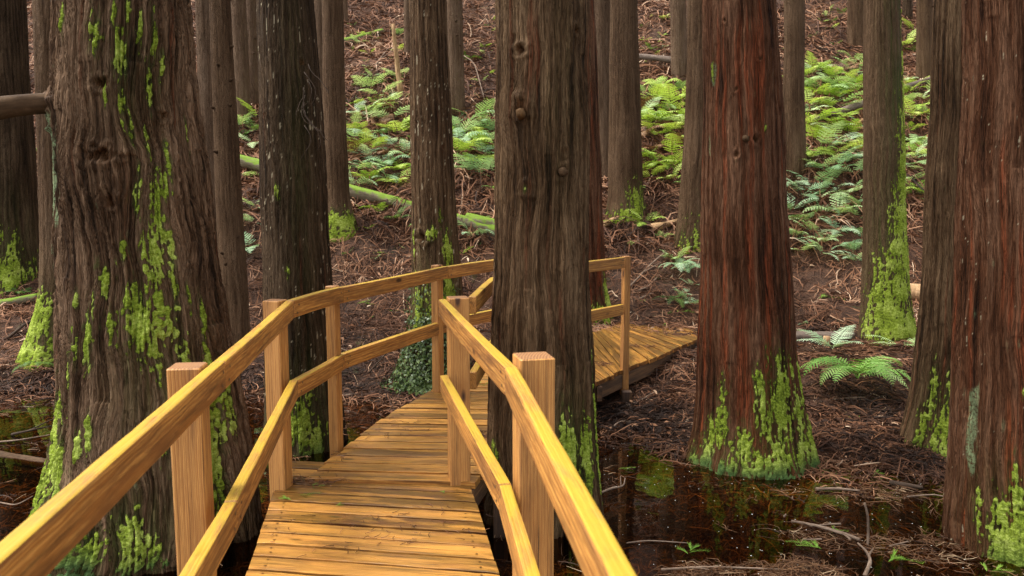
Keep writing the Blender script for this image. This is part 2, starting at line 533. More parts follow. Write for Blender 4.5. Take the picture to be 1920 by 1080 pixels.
def sil(tr, v):
    r = tr['rows']
    vs = [a[0] for a in r]
    return np.interp(v, vs, [a[1] for a in r]), np.interp(v, vs, [a[2] for a in r])


def tree(key, label, rows, base=None, d=None, mat='bark_far', lam=0.03, amp=0.010, moss=(), base_moss=0.0, base_h=0.5,
         knots=(), red=0.12, reds=(), flecks=0.0, lichens=(), film=(), nubs=0, roots=0.12, seed=1, crown=True, wav=1.0, group=None, damp=0.0, cell=0.95):
    rows = [tuple(map(float, r)) for r in rows]
    if d is None:
        uc = (rows[-1][1] + rows[-1][2]) / 2
        p = hit(uc, base)
        wpx = sil(dict(rows=rows), base)
        d = p[1] + (wpx[1] - wpx[0]) / 2 * p[1] / F * 0.8
        zb = p[2]
    else:
        uc = (rows[-1][1] + rows[-1][2]) / 2
        zb = float(terrain(at_y(uc, 540, d)[0], d))
    P = []
    for v, l, r in rows:
        a, b = at_y(l, v, d), at_y(r, v, d)
        aL, aR = math.atan2(a[0], d), math.atan2(b[0], d)
        am, hf = (aL + aR) / 2, (aR - aL) / 2
        P.append((np.array([d * math.tan(am), d, a[2]]), d / math.cos(am) * math.sin(hf)))
    zr = np.array([p[0][2] for p in P])[::-1]
    cx = np.array([p[0][0] for p in P])[::-1]
    rr = np.array([p[1] for p in P])[::-1]
    ztop_v = at_y(960, -25, d)[2]
    px = d / F * 1920 / 1024 * cell      # metres per render pixel
    TOP = zb + 17.0
    z0 = zb - 0.35
    zs = np.concatenate([np.arange(z0, ztop_v, max(px * 1.5, 0.006)), np.geomspace(0.05, TOP - ztop_v, 40) + ztop_v])

    def prof(q):
        zz = np.concatenate([[z0 - 1], zr, [zr[-1] + 3, TOP + 0.1]])
        sl = (cx[-1] - cx[0]) / max(zr[-1] - zr[0], 0.1) * 0.6
        a = np.interp(zs, zz, np.concatenate([[q[0]], q, [q[-1] + (sl * 3 if q is cx else -q[-1] * 0.12), q[-1] + sl * 5 if q is cx else 0.03]]))
        return a
    RC, CX = prof(rr), prof(cx)
    k = np.exp(-np.linspace(-2, 2, 31) ** 2)
    k /= k.sum()
    sm = lambda a: np.convolve(np.pad(a, 15, mode='edge'), k, 'valid')
    nfr = int((zs < ztop_v).sum())
    RC[:nfr], CX[:nfr] = sm(RC)[:nfr], sm(CX)[:nfr]
    R0 = float(np.median(rr))
    dth = px * 1.0 / R0
    fr = rad(128)
    th = np.concatenate([np.arange(-fr, fr, dth), np.linspace(fr, 2 * np.pi - fr, max(16, int((2 * np.pi - 2 * fr) / (dth * 4))), endpoint=False)])
    T, Z = np.meshgrid(th, zs)
    S = T * R0
    per = lambda l: max(3, int(round(2 * np.pi * R0 / l)))
    sc = lambda l: per(l) / (2 * np.pi)          # angle -> noise cells
    to_s = lambda u, v: (math.asin(max(-0.97, min(0.97, ((u - sum(sil(dict(rows=rows), v)) / 2) / max(1.0, (sil(dict(rows=rows), v)[1] - sil(dict(rows=rows), v)[0]) / 2))))) * R0,
                         at_y(u, v, d - R0 * 0.7)[2])
    pm = lambda n: n * d / F
    TW = T.copy()
    bulge = np.zeros_like(T)
    knot = np.zeros_like(T)
    for (ku, kv, kr, kb, kh, ax) in knots:      # px centre, px radius, bulge, hole (m), horizontal stretch
        ks, kz = to_s(ku, kv)
        r = pm(kr)
        ds, dz = (S - ks) / (r * ax), (Z - kz) / r
        ds = ds + 0.45 * gn(S / (r * 0.9), Z / (r * 0.9), seed + 41)
        dz = dz + 0.45 * gn(S / (r * 0.9), Z / (r * 0.9), seed + 42)
        d2 = ds ** 2 + dz ** 2
        TW += -(S - ks) / R0 * 0.22 * np.exp(-d2 / 4)
        nn = 1 + 0.8 * gn(S / (r * 0.5), Z / (r * 0.5), seed + 40)
        bulge += 0.55 * kb * np.exp(-(d2 - 1.1) ** 2) * (1 + 0.8 * gn(T * sc(0.05), Z / 0.05, seed + 43, per(0.05))) - kh * np.exp(-d2 * 3.0) * np.clip(nn, 0.2, 2)
        knot = np.maximum(knot, sstep(0.55, 0.12, d2 * np.clip(nn, 0.4, 2)) * (1 if kh > 0 else 0.5))
    wv = (0.020 * gn(TW * sc(0.20), Z / 0.50, seed + 1, per(0.20)) + 0.0035 * gn(TW * sc(0.06), Z / 0.16, seed + 2, per(0.06))) * wav / R0
    TW = TW + wv
    n1 = gn(TW * sc(lam), Z / 0.8, seed + 3, per(lam))
    n2 = gn(TW * sc(lam * 0.45), Z / 0.38, seed + 4, per(lam * 0.5))
    n3 = gn(TW * sc(lam * 2.3), Z / 1.1, seed + 5, per(lam * 2.3))
    n4 = gn(TW * sc(lam * 0.25), Z / 0.10, seed + 14, per(lam * 0.25))
    pid = np.floor(TW * sc(lam * 1.6) + 0.35 * n2)
    seg = np.floor(Z / 0.9 + rnd2(pid.astype(int) % per(lam * 1.6), 0, seed) * 7)
    flake = rnd2(pid.astype(int) % per(lam * 1.6), seg.astype(int), seed + 6)
    fur = sstep(0.0, 0.24, np.abs(n1)) * 0.65 + sstep(0.0, 0.30, np.abs(n2)) * 0.35
    ht = amp * (fur + 0.55 * flake + 0.7 * n3 + 0.25 * n4)
    lo = gn(TW * sc(0.5), Z / 0.9, seed + 7, per(0.5)) * R0 * 0.05
    # roots
    zz = np.clip((Z - zb) / (2.2 * R0), -0.3, 3)
    rw = np.exp(-zz * 1.6)
    nl = 5 + seed % 3
    lob = np.cos(T * nl + seed) * 0.6 + np.cos(T * (nl + 3) + seed * 2.3) * 0.4
    rootd = roots * R0 * rw * lob
    # moss
    pot = np.full_like(T, -1.3)
    for (mu, mv, su, sv, a) in moss:
        ms, mz = to_s(mu, mv)
        pot = np.maximum(pot, -1.3 + (a + 0.68) * np.exp(-((S - ms) / pm(su * 1.25)) ** 2 - ((Z - mz) / pm(sv * 1.25)) ** 2))
    if base_moss:
        pot = np.maximum(pot, -1.3 + (0.68 + base_moss) * np.exp(-np.clip(Z - zb, 0, 9) / base_h / 2) * (1 + 0.45 * gn(T * sc(0.6), Z / 2.0, seed + 8, per(0.6))))
    mn = 0.62 * gn(TW * sc(0.045), Z / 0.20, seed + 9, per(0.045)) + 0.75 * gn(TW * sc(0.016), Z / 0.045, seed + 10, per(0.016)) + 0.55 * (fur - 0.75)
    mossm = sstep(-0.22, 0.26, pot + mn)
    filmm = sstep(-0.8, 0.0, pot + mn * 0.8) * 0.85
    for (mu, mv, su, sv, a) in film:
        ms, mz = to_s(mu, mv)
        filmm = np.maximum(filmm, a * np.exp(-((S - ms) / pm(su)) ** 2 - ((Z - mz) / pm(sv)) ** 2))
    lump = gn(S / 0.034, Z / 0.034, seed + 11) * 0.6 + gn(S / 0.014, Z / 0.014, seed + 12) * 0.7
    ht = ht + mossm * (0.004 + 0.007 * lump + 0.006 * sstep(0, 0.7, pot + mn))
    dampm = sstep(0.16, 0.0, Z - (WZ if d < 9 else -9) + 0.07 * gn(T * sc(0.2), Z * 0, seed, per(0.2))) * damp
    # red streaks, flecks, lichen
    if group == BG and key != 'T10':
        red = -0.6
    redm = sstep(0.90 - red, 1.06 - red * 0.8, 0.5 + 0.75 * gn(TW * sc(lam * 1.4), Z / 1.6, seed + 15, per(lam * 1.4)))
    for (mu, mv, su, sv, a) in reds:
        ms, mz = to_s(mu, mv)
        redm = np.maximum(redm, a * np.exp(-((TW * R0 - ms) / pm(su)) ** 4 - ((Z - mz) / pm(sv)) ** 4))
    fl = np.zeros_like(T)
    if flecks:
        c = gn(TW * sc(0.015), Z / 0.11, seed + 16, per(0.015)) + 0.25 * gn(TW * sc(0.006), Z / 0.012, seed + 19, per(0.006))
        gate = gn(T * sc(0.25), Z / 0.9, seed + 17, per(0.25))
        fl = sstep(0.72, 0.80, c + 0.22 * gate + flecks)
    li = np.zeros_like(T)
    for (mu, mv, su, sv, a) in lichens:
        ms, mz = to_s(mu, mv)
        li = np.maximum(li, a * sstep(0.35, 0.6, np.exp(-((S - ms) / pm(su)) ** 2 - ((Z - mz) / pm(sv)) ** 4) + 0.5 * gn(TW * sc(0.03), Z / 0.15, seed + 18, per(0.03))))
    RR = RC[:, None] - amp * 1.25 + ht + lo + rootd + bulge
    RR = np.maximum(RR, RC[:, None] * 0.35)
    cxm, cym = CX, d
    X = cxm[:, None] + RR * np.sin(T)
    Y = cym - RR * np.cos(T)
    root = empty('conifer_tree', (float(np.interp(zb, zs, CX)), d, zb))
    org = np.array(root.location)
    V = np.stack([X, Y, Z], -1) - org
    nz, nt = T.shape
    idx = np.arange(nz * nt).reshape(nz, nt)
    q = np.stack([idx[:-1], np.roll(idx, -1, 1)[:-1], np.roll(idx, -1, 1)[1:], idx[1:]], -1).reshape(-1, 4)
    tone = np.clip(0.5 + 0.55 * gn(TW * sc(lam * 1.1), Z / 0.9, seed + 20, per(lam * 1.1)) + 0.30 * (flake - 0.5) + 0.35 * gn(T * sc(0.35), Z / 0.7, seed + 21, per(0.35)), 0, 1)
    at = dict(bc=np.stack([TW * R0 + seed, Z, 0 * Z], -1).reshape(-1, 3), tone=tone.ravel(), moss=mossm.ravel(), red=redm.ravel(), fleck=fl.ravel(),
              lichen=li.ravel(), knot=knot.ravel(), film=filmm.ravel(), damp=dampm.ravel())
    mesh('trunk', V.reshape(-1, 3), [q], M[mat], root, at)
    # little dead-branch nubs on the far trunks
    rg = np.random.default_rng(seed + 99)
    for _ in range(nubs):
        zz_ = rg.uniform(zb + 0.8, ztop_v)
        tt = rg.uniform(-1.3, 1.3)
        R_ = float(np.interp(zz_, zs, RC))
        c_ = float(np.interp(zz_, zs, CX))
        dr = np.array([math.sin(tt), -math.cos(tt), 0.25])
        p0 = np.array([c_, d, zz_]) + dr * R_ * 0.9 - org
        ln = rg.uniform(0.02, 0.05)
        v_, q_, t_, b_ = tube_arrays([p0, p0 + dr * (R_ * 0.1 + ln * 0.6), p0 + dr * (R_ * 0.1 + ln)], [0.020, 0.015, 0.006], 7)
        mesh('branch_stub', v_, [q_, t_], M[mat], root, dict(bc=b_, tone=np.full(len(v_), 0.25)))
    tag(root, label, 'tree', group)
    tr = dict(key=key, rows=rows, d=d, root=root, zb=zb, R0=R0, cx=CX, zs=zs, RC=RC, org=org)
    TREES.append(tr)
    if crown and group == BIG and False:
        CROWNS.append((root, TOP - zb, tr))
    return tr


CROWNS = []
BG = 'slender trunks on the slope behind the boardwalk'
BIG = 'large wet trunks standing in the swamp'

T1 = tree('T1', 'broadest trunk with gnarled wavy bark, gash scar and sawn-off side branch behind left handrail',
     [(-250, 112, 345), (0, 103, 360), (130, 92, 365), (200, 90, 370), (260, 96, 378), (330, 103, 388), (450, 106, 400), (600, 105, 428), (720, 102, 448), (850, 88, 472), (960, 64, 492), (1060, 45, 505)],
     d=4.66, mat='bark_big', lam=0.034, amp=0.026, wav=2.3, seed=2, red=0.0, damp=0.9, roots=0.16, group=BIG,
     moss=[(283, 110, 16, 45, 1.25), (235, 75, 13, 45, 1.0), (330, 70, 10, 50, 0.95), (163, 35, 7, 30, 0.95), (345, 400, 13, 75, 1.25), (340, 480, 18, 60, 1.1), (312, 380, 8, 40, 0.95), (290, 470, 7, 24, 1.15),
           (260, 525, 8, 26, 1.0), (330, 600, 38, 80, 1.15), (350, 560, 12, 25, 1.1), (228, 630, 11, 45, 1.15), (195, 620, 6, 20, 1.1), (244, 490, 6, 14, 1.0), (125, 840, 16, 80, 1.2), (145, 880, 18, 90, 1.25), (135, 770, 8, 45, 1.1),
           (95, 930, 26, 70, 1.15), (160, 940, 16, 60, 1.1), (236, 790, 7, 40, 1.1), (210, 820, 7, 40, 1.0), (410, 840, 26, 90, 1.05), (440, 800, 22, 110, 1.1), (455, 900, 16, 90, 1.05), (230, 1000, 50, 60, 1.0), (330, 980, 35, 70, 0.8), (300, 250, 5, 30, 0.9),
           (283, 200, 8, 40, 0.95), (325, 160, 8, 40, 0.95), (415, 600, 8, 60, 0.95), (385, 640, 8, 50, 0.85), (370, 600, 6, 40, 1.0), (300, 560, 6, 30, 1.0), (315, 330, 5, 30, 0.95), (355, 300, 6, 40, 1.0), (275, 600, 6, 30, 1.0), (240, 560, 5, 30, 0.9), (180, 690, 5, 40, 0.95), (400, 690, 9, 60, 1.0), (430, 700, 9, 50, 1.05), (350, 650, 14, 50, 1.1), (395, 560, 5, 30, 0.9), (270, 30, 6, 30, 0.95), (290, 15, 8, 20, 1.0), (375, 250, 5, 40, 0.95), (255, 180, 5, 30, 0.95), (310, 60, 7, 40, 1.0), (340, 130, 6, 40, 1.0), (325, 260, 6, 40, 0.95), (350, 345, 9, 40, 1.1), (365, 470, 8, 50, 1.0), (375, 540, 7, 40, 1.0), (205, 640, 5, 30, 0.95), (105, 890, 14, 50, 1.1), (120, 790, 8, 40, 1.0), (200, 560, 4, 20, 0.9), (465, 760, 14, 70, 1.1)],
     film=[(370, 720, 70, 160, 0.55), (300, 960, 150, 90, 0.6), (300, 150, 60, 100, 0.25)],
     lichens=[(118, 320, 40, 110, 0.95), (122, 450, 26, 70, 0.85), (112, 250, 30, 40, 0.8)],
     knots=[(245, 290, 17, 0.022, 0.055, 2.2), (248, 160, 13, 0.022, 0.045, 1.4), (110, 205, 26, 0.045, 0.0, 1.0), (160, 385, 10, 0.018, 0.02, 1.0), (345, 215, 12, 0.02, 0.02, 1.0), (262, 375, 18, 0.02, 0.03, 0.8)])

T2 = tree('T2', 'dark straight trunk dotted with pale vertical flecks, second behind left handrail',
     [(-250, 474, 580), (0, 480, 589), (270, 487, 608), (540, 491, 625), (700, 496, 636), (800, 494, 646), (890, 484, 660)],
     d=6.35, mat='bark_dark', lam=0.024, amp=0.009, seed=5, red=-0.1, flecks=0.03, roots=0.10, damp=0.6, group=BIG,
     moss=[(575, 790, 45, 80, 1.05), (610, 830, 30, 60, 0.95), (540, 830, 30, 60, 0.8), (640, 780, 10, 90, 0.9), (535, 360, 5, 18, 0.85), (558, 510, 5, 18, 0.9), (500, 850, 18, 60, 0.8)],
     film=[(575, 300, 30, 300, 0.35), (580, 780, 80, 120, 0.7)],
     knots=[(578, 115, 8, 0.012, 0.012, 1.0), (510, 215, 6, 0.01, 0.01, 1.0)])

T3 = tree('T3', 'narrow flecked trunk with bright moss stripe and dark ivy foot past the deck',
     [(-250, 761, 832), (0, 766, 838), (200, 769, 847), (400, 773, 855), (520, 772, 866), (600, 768, 870), (680, 757, 874), (750, 738, 884)],
     d=8.25, mat='bark_center', lam=0.028, amp=0.009, seed=9, red=0.0, flecks=0.02, roots=0.15, damp=0.3, group=BIG,
     moss=[(842, 470, 12, 40, 1.2), (845, 540, 16, 60, 1.2), (780, 460, 4, 40, 0.9), (790, 580, 14, 60, 1.1), (830, 410, 6, 18, 0.9), (815, 440, 12, 20, 0.85), (830, 580, 30, 60, 0.9)],
     film=[(810, 600, 60, 110, 0.7)],
     knots=[(795, 445, 13, 0.03, 0.05, 1.0), (785, 230, 6, 0.012, 0.012, 1.0), (833, 275, 6, 0.012, 0.012, 1.0)])

T4 = tree('T4', 'thick grey brown trunk rising in the middle between both handrails',
     [(-250, 938, 1096), (0, 931, 1104), (200, 929, 1105), (400, 926, 1107), (540, 923, 1107), (700, 917, 1113), (800, 914, 1118), (900, 910, 1126), (1060, 900, 1142)],
     d=4.9, mat='bark_center', lam=0.036, amp=0.016, seed=13, red=0.02, roots=0.09, wav=1.2, damp=0.6, group=BIG,
     moss=[(1065, 840, 24, 75, 1.1), (1095, 850, 12, 85, 1.15), (1050, 800, 8, 60, 0.95), (1118, 800, 8, 120, 1.2), (1122, 880, 10, 80, 1.2), (930, 880, 12, 50, 0.95), (1075, 900, 30, 60, 0.95), (983, 355, 4, 8, 1.0)],
     film=[(1060, 850, 70, 120, 0.5), (1050, 200, 40, 200, 0.16)],
     knots=[(975, 205, 20, 0.030, 0.010, 0.9), (975, 95, 13, 0.022, 0.03, 1.2), (1077, 57, 11, 0.02, 0.03, 0.8), (1053, 322, 12, 0.018, 0.04, 1.0), (985, 355, 14, 0.02, 0.0, 1.0), (1055, 283, 9, 0.012, 0.0, 1.0)],
     reds=[(984, 430, 3, 120, 0.7), (1028, 480, 3, 100, 0.6)])

T5 = tree('T5', 'red brown trunk with rust red bark streaks and mossy flared foot in dark water',
     [(-250, 1322, 1445), (0, 1318, 1456), (200, 1316, 1467), (400, 1314, 1478), (540, 1312, 1487), (650, 1310, 1497), (740, 1305, 1508), (820, 1297, 1522), (880, 1280, 1536), (940, 1262, 1550)],
     d=5.98, mat='bark_red', lam=0.038, amp=0.013, seed=17, red=0.20, roots=0.10, damp=0.85, group=BIG,
     moss=[(1440, 750, 26, 95, 1.2), (1405, 770, 18, 70, 1.0), (1330, 790, 18, 60, 1.0), (1385, 860, 14, 60, 0.9), (1490, 810, 16, 120, 1.1), (1515, 850, 20, 80, 1.15), (1470, 690, 8, 40, 0.9), (1450, 670, 6, 30, 0.85),
           (1300, 870, 30, 40, 0.85), (1350, 890, 30, 30, 0.8), (1470, 890, 26, 40, 0.9), (1410, 890, 12, 40, 1.0), (1326, 130, 5, 25, 0.75), (1415, 240, 4, 9, 0.85), (1365, 830, 16, 50, 1.05), (1430, 850, 25, 50, 1.1), (1310, 830, 16, 50, 1.1), (1345, 870, 36, 30, 0.95), (1480, 860, 22, 50, 1.0), (1495, 730, 6, 60, 0.95), (1395, 710, 10, 40, 0.95), (1290, 885, 30, 30, 1.1), (1540, 900, 14, 30, 1.2), (1335, 740, 7, 40, 0.9)],
     film=[(1400, 880, 150, 50, 0.55)],
     lichens=[(1326, 135, 7, 22, 0.7), (1322, 270, 5, 20, 0.5)],
     knots=[(1396, 262, 11, 0.015, 0.035, 0.8), (1362, 290, 8, 0.012, 0.02, 0.9), (1362, 168, 6, 0.01, 0.012, 1.0), (1406, 110, 6, 0.01, 0.012, 1.0), (1343, 35, 6, 0.01, 0.015, 1.0)],
     reds=[(1366, 110, 9, 70, 1.0), (1400, 140, 10, 90, 1.0), (1384, 440, 8, 130, 1.0), (1420, 450, 6, 150, 0.8), (1368, 690, 12, 120, 1.0), (1412, 700, 9, 70, 0.7), (1400, 850, 8, 60, 0.6)])

T7 = tree('T7', 'trunk with moss covered slanting foot, half hidden behind the rightmost trunk',
     [(-250, 1762, 1880), (0, 1752, 1874), (300, 1737, 1868), (600, 1722, 1862), (720, 1709, 1862), (800, 1691, 1866), (860, 1673, 1872), (920, 1655, 1882)],
     d=6.15, mat='bark_center', lam=0.030, amp=0.011, seed=21, red=0.06, roots=0.12, damp=0.4, group=BIG,
     moss=[(1760, 830, 45, 110, 1.2), (1720, 850, 40, 60, 1.1), (1750, 730, 12, 60, 0.95), (1720, 740, 12, 50, 1.0), (1700, 800, 12, 60, 0.9), (1790, 800, 30, 120, 1.15), (1740, 880, 60, 40, 1.2), (1735, 790, 16, 60, 1.1)],
     film=[(1740, 800, 60, 120, 0.5)],
     knots=[(1808, 148, 9, 0.014, 0.02, 0.9), (1799, 320, 8, 0.012, 0.015, 1.0)])
T6 = tree('T6', 'rightmost wide red brown trunk with glowing yellow green moss at its base',
     [(-250, 1812, 1990), (0, 1805, 1988), (250, 1797, 1988), (500, 1788, 1990), (750, 1780, 2000), (900, 1773, 2012), (1000, 1768, 2028), (1080, 1760, 2050)],
     d=4.5, mat='bark_red', lam=0.033, amp=0.012, seed=26, red=0.12, roots=0.08, damp=0.35, group=BIG,
     moss=[(1860, 970, 36, 90, 1.2), (1905, 900, 30, 130, 1.2), (1830, 1000, 30, 50, 1.05), (1800, 1000, 22, 40, 1.0), (1910, 1000, 25, 80, 1.2), (1880, 1020, 40, 50, 1.1), (1864, 730, 4, 20, 0.7), (1845, 930, 16, 60, 1.15), (1900, 800, 14, 80, 1.1), (1915, 760, 8, 60, 1.0), (1820, 960, 14, 40, 1.05), (1790, 960, 10, 60, 1.0), (1870, 880, 12, 60, 1.05), (1890, 1000, 50, 70, 1.2), (1835, 1030, 50, 40, 1.2)],
     film=[(1850, 950, 90, 120, 0.4)],
     lichens=[(1785, 830, 9, 80, 0.9), (1790, 780, 7, 50, 0.7)],
     flecks=-0.08,
     knots=[(1912, 118, 11, 0.016, 0.025, 1.0), (1874, 173, 9, 0.014, 0.015, 1.0), (1917, 240, 9, 0.014, 0.03, 1.0)],
     reds=[(1845, 560, 5, 60, 1.0), (1835, 420, 6, 150, 0.9), (1838, 870, 9, 120, 1.0), (1893, 960, 9, 130, 1.0), (1858, 760, 6, 200, 0.7)])
T8 = tree('T8', 'slim trunk whose right side and foot are coated in thick yellow green moss',
     [(-250, 1620, 1685), (0, 1619, 1690), (200, 1618, 1694), (400, 1617, 1700), (520, 1615, 1706), (600, 1612, 1713), (655, 1604, 1722)],
     base=648, mat='bark_far', lam=0.024, amp=0.006, seed=31, red=-0.5, roots=0.12, group=BIG,
     moss=[(1684, 360, 20, 160, 1.2), (1672, 450, 22, 110, 1.1), (1688, 180, 9, 150, 1.05), (1640, 520, 14, 60, 1.0), (1680, 400, 14, 120, 1.15), (1690, 480, 16, 110, 1.25), (1665, 520, 26, 90, 1.25), (1640, 570, 30, 60, 1.2), (1665, 610, 60, 50, 1.35), (1694, 280, 6, 160, 1.15), (1693, 120, 5, 120, 0.95), (1625, 520, 7, 60, 0.85), (1663, 260, 3, 12, 0.9)],
     film=[(1680, 200, 40, 420, 0.95), (1660, 480, 60, 160, 0.7)])
T9 = tree('T9', 'leaning dark trunk close behind the left edge of the red brown trunk',
     [(-250, 1297, 1338), (0, 1291, 1338), (200, 1285, 1337), (400, 1272, 1336), (470, 1260, 1342)], base=470, mat='bark_far', seed=35, base_moss=0.75, base_h=0.25, group=BG, amp=0.006, lam=0.025)
T10 = tree('T10', 'dark maroon trunk with mossy foot just behind the middle trunk',
     [(-250, 1056, 1106), (0, 1060, 1114), (300, 1062, 1127), (540, 1062, 1136), (590, 1058, 1148), (615, 1050, 1162)], base=612, mat='bark_red', seed=38, red=0.25, group=BG, amp=0.008,
     moss=[(1140, 570, 14, 50, 1.25), (1120, 590, 30, 30, 0.9)])
tree('T11', 'brown trunk with a little moss at its foot above the far boardwalk',
     [(-250, 1146, 1192), (0, 1144, 1196), (200, 1142, 1201), (370, 1139, 1207), (420, 1128, 1218)], base=418, mat='bark_far', seed=41, group=BG, amp=0.006, lam=0.022, moss=[(1190, 380, 20, 40, 1.05), (1170, 410, 40, 20, 1.0)])
tree('T12', 'greyer trunk squeezed between the middle trunk and the brown trunk beside it',
     [(-250, 1104, 1142), (0, 1106, 1148), (340, 1110, 1160)], base=345, mat='bark_grey', seed=44, group=BG, amp=0.005, lam=0.018)
tree('T13', 'bare brown trunk standing above the grey pole on the upper slope',
     [(-100, 1254, 1284), (0, 1256, 1286), (150, 1258, 1291)], base=152, mat='bark_grey', seed=47, group=BG, amp=0.005, lam=0.018)
tree('T14', 'thin pale trunk wedged behind the leaning dark trunk at the top',
     [(-100, 1287, 1304), (0, 1287, 1304), (140, 1288, 1307)], base=128, mat='bark_grey', seed=50, group=BG, amp=0.004, lam=0.016)
tree('T15', 'trunk rising from tall ferns just right of the red brown trunk',
     [(-200, 1470, 1508), (0, 1470, 1509), (190, 1468, 1509), (335, 1464, 1514)], base=338, mat='bark_far', seed=53, group=BG, amp=0.005, lam=0.02)
tree('T16', 'short looking trunk cut off by the frame left of the mossy slim trunk',
     [(-100, 1588, 1621), (0, 1588, 1622), (95, 1588, 1625)], base=96, mat='bark_far', seed=56, group=BG, amp=0.004, lam=0.018)
tree('T17', 'slender trunk at the top of the gap right of the mossy slim trunk',
     [(-100, 1718, 1748), (0, 1718, 1750), (155, 1717, 1750)], base=158, mat='bark_far', seed=59, group=BG, nubs=4, amp=0.005, lam=0.018)
tree('T18', 'thin dark trunk stub farthest up between mossy slim trunk and rightmost pair',
     [(-100, 1692, 1710), (0, 1692, 1711), (45, 1691, 1712)], base=44, mat='bark_dark', seed=62, group=BG, amp=0.004, lam=0.018)
tree('T19', 'leftmost trunk at the frame edge with a mossy foot on the far bank',
     [(-250, -62, 42), (0, -60, 49), (250, -55, 64), (450, -60, 76), (520, -70, 88), (560, -85, 100)], base=560, mat='bark_dark', seed=65, group=BG, amp=0.008, lam=0.026,
     moss=[(30, 510, 60, 40, 1.25), (20, 450, 20, 50, 0.85), (60, 480, 16, 50, 0.85), (0, 480, 30, 50, 0.9)], film=[(20, 460, 60, 90, 0.6)])
tree('T20', 'narrow trunk with moss covered roots in the slit left of the broadest trunk',
     [(-250, 55, 122), (0, 61, 128), (300, 70, 138), (450, 74, 144), (560, 72, 150), (640, 44, 160), (700, 10, 175)], base=695, mat='bark_far', seed=68, group=BG, amp=0.007, lam=0.022,
     moss=[(80, 600, 30, 55, 1.3), (50, 650, 40, 40, 1.3), (90, 660, 30, 40, 1.2)], film=[(80, 600, 60, 90, 0.5)])
tree('T21', 'straight brown trunk with small round branch nubs between the two left trunks',
     [(-250, 384, 424), (0, 391, 432), (300, 402, 450), (540, 411, 465), (660, 411, 472)], base=655, mat='bark_far', seed=71, group=BG, nubs=11, amp=0.0035, lam=0.016)
tree('T22', 'pale thin trunk just behind the nubbed trunk, touching the broadest trunk',
     [(-250, 364, 398), (0, 366, 400), (540, 380, 418)], base=565, mat='bark_grey', seed=74, group=BG, amp=0.004, lam=0.016)
tree('T23', 'slim leaning trunk up the slope just left of the dark flecked trunk',
     [(-100, 428, 458), (0, 432, 462), (225, 440, 472)], base=228, mat='bark_grey', seed=77, group=BG, nubs=3, amp=0.004, lam=0.016)
tree('T24', 'thinnest pale trunk touching the left edge of the dark flecked trunk',
     [(-100, 461, 479), (0, 462, 481), (205, 463, 487)], base=206, mat='bark_grey', seed=80, group=BG, nubs=3, amp=0.003, lam=0.016)
TA = tree('T25', 'smooth brown trunk with mossy foot just right of the dark flecked trunk',
     [(-250, 598, 638), (0, 603, 643), (200, 606, 648), (370, 610, 656), (420, 603, 668), (455, 592, 680)], base=450, mat='bark_far', seed=83, group=BG, amp=0.004, lam=0.018,
     moss=[(640, 420, 40, 26, 1.2), (640, 445, 50, 20, 1.25)])
tree('T26', 'pale trunk sliver hidden behind the smooth brown trunk with mossy foot',
     [(-250, 586, 612), (0, 588, 613), (300, 590, 616)], base=302, mat='bark_grey', seed=86, group=BG, amp=0.004, lam=0.016)
tree('T27', 'tiny distant trunk at the top edge left of the snapped snag',
     [(-100, 640, 652), (0, 640, 652), (45, 640, 653)], base=44, mat='bark_grey', seed=89, group=BG, amp=0.003, lam=0.016)
tree('T28', 'pale nubbed trunk on the slope just right of the narrow flecked trunk',
     [(-200, 837, 864), (0, 838, 867), (215, 839, 873)], base=218, mat='bark_grey', seed=92, group=BG, nubs=5, amp=0.004, lam=0.016)
tree('T29', 'thin pale trunk peeking out along the left edge of the narrow flecked trunk',
     [(-100, 757, 773), (0, 757, 773), (105, 757, 776)], base=106, mat='bark_grey', seed=95, group=BG, amp=0.003, lam=0.016)


# sawn side branch of the broad trunk and a cut stub on the middle trunk
def part_tube(tr, name, pts, rads, mat, sides=14, rough=0.12, seed=0, **kw):
    v, q, t, b = tube_arrays(np.asarray(pts) - tr['org'], rads, sides, rough, seed)
    return mesh(name, v, [q, t], M[mat], tr['root'], dict(bc=b, tone=np.full(len(v), 0.4)))


a, b_ = at_y(118, 195, 4.5), at_y(-260, 250, 4.0)
pp = [a + (b_ - a) * s + np.array([0, 0, 0.03 * math.sin(s * 5)]) for s in np.linspace(0, 1, 14)]
part_tube(T1, 'side_branch', pp, np.linspace(0.056, 0.070, 14), 'branch', 18, 0.16, 3)
c = at_y(978, 214, 4.9 - 0.30)
part_tube(T4, 'cut_stub', [c + (0, 0.05, 0), c + (-0.006, -0.02, 0.004), c + (-0.012, -0.050, 0.008), c + (-0.013, -0.054, 0.008)], [0.030, 0.026, 0.021, 0.010], 'log_stub', 12, 0.25, 5)
c = at_y(1054, 322, 4.9 - 0.27)
part_tube(T4, 'branch_stub', [c + (0, 0.04, 0), c + (0.006, -0.02, 0.0), c + (0.01, -0.035, 0.0)], [0.03, 0.026, 0.018], 'branch', 10, 0.3, 6)
c = at_y(1397, 262, 5.98 - 0.27)
part_tube(T5, 'branch_stub', [c + (0, 0.04, 0), c + (0.0, -0.02, 0.006), c + (0.0, -0.045, 0.01)], [0.032, 0.026, 0.014], 'branch', 10, 0.35, 7)
c = at_y(1433, 908, 5.98 - 0.46)
part_tube(T5, 'root_tip', [c + (-0.02, 0.10, 0.10), c + (0, 0.0, 0.02), c + (0.03, -0.06, -0.05)], [0.03, 0.026, 0.012], 'log_grey', 9, 0.3, 8)
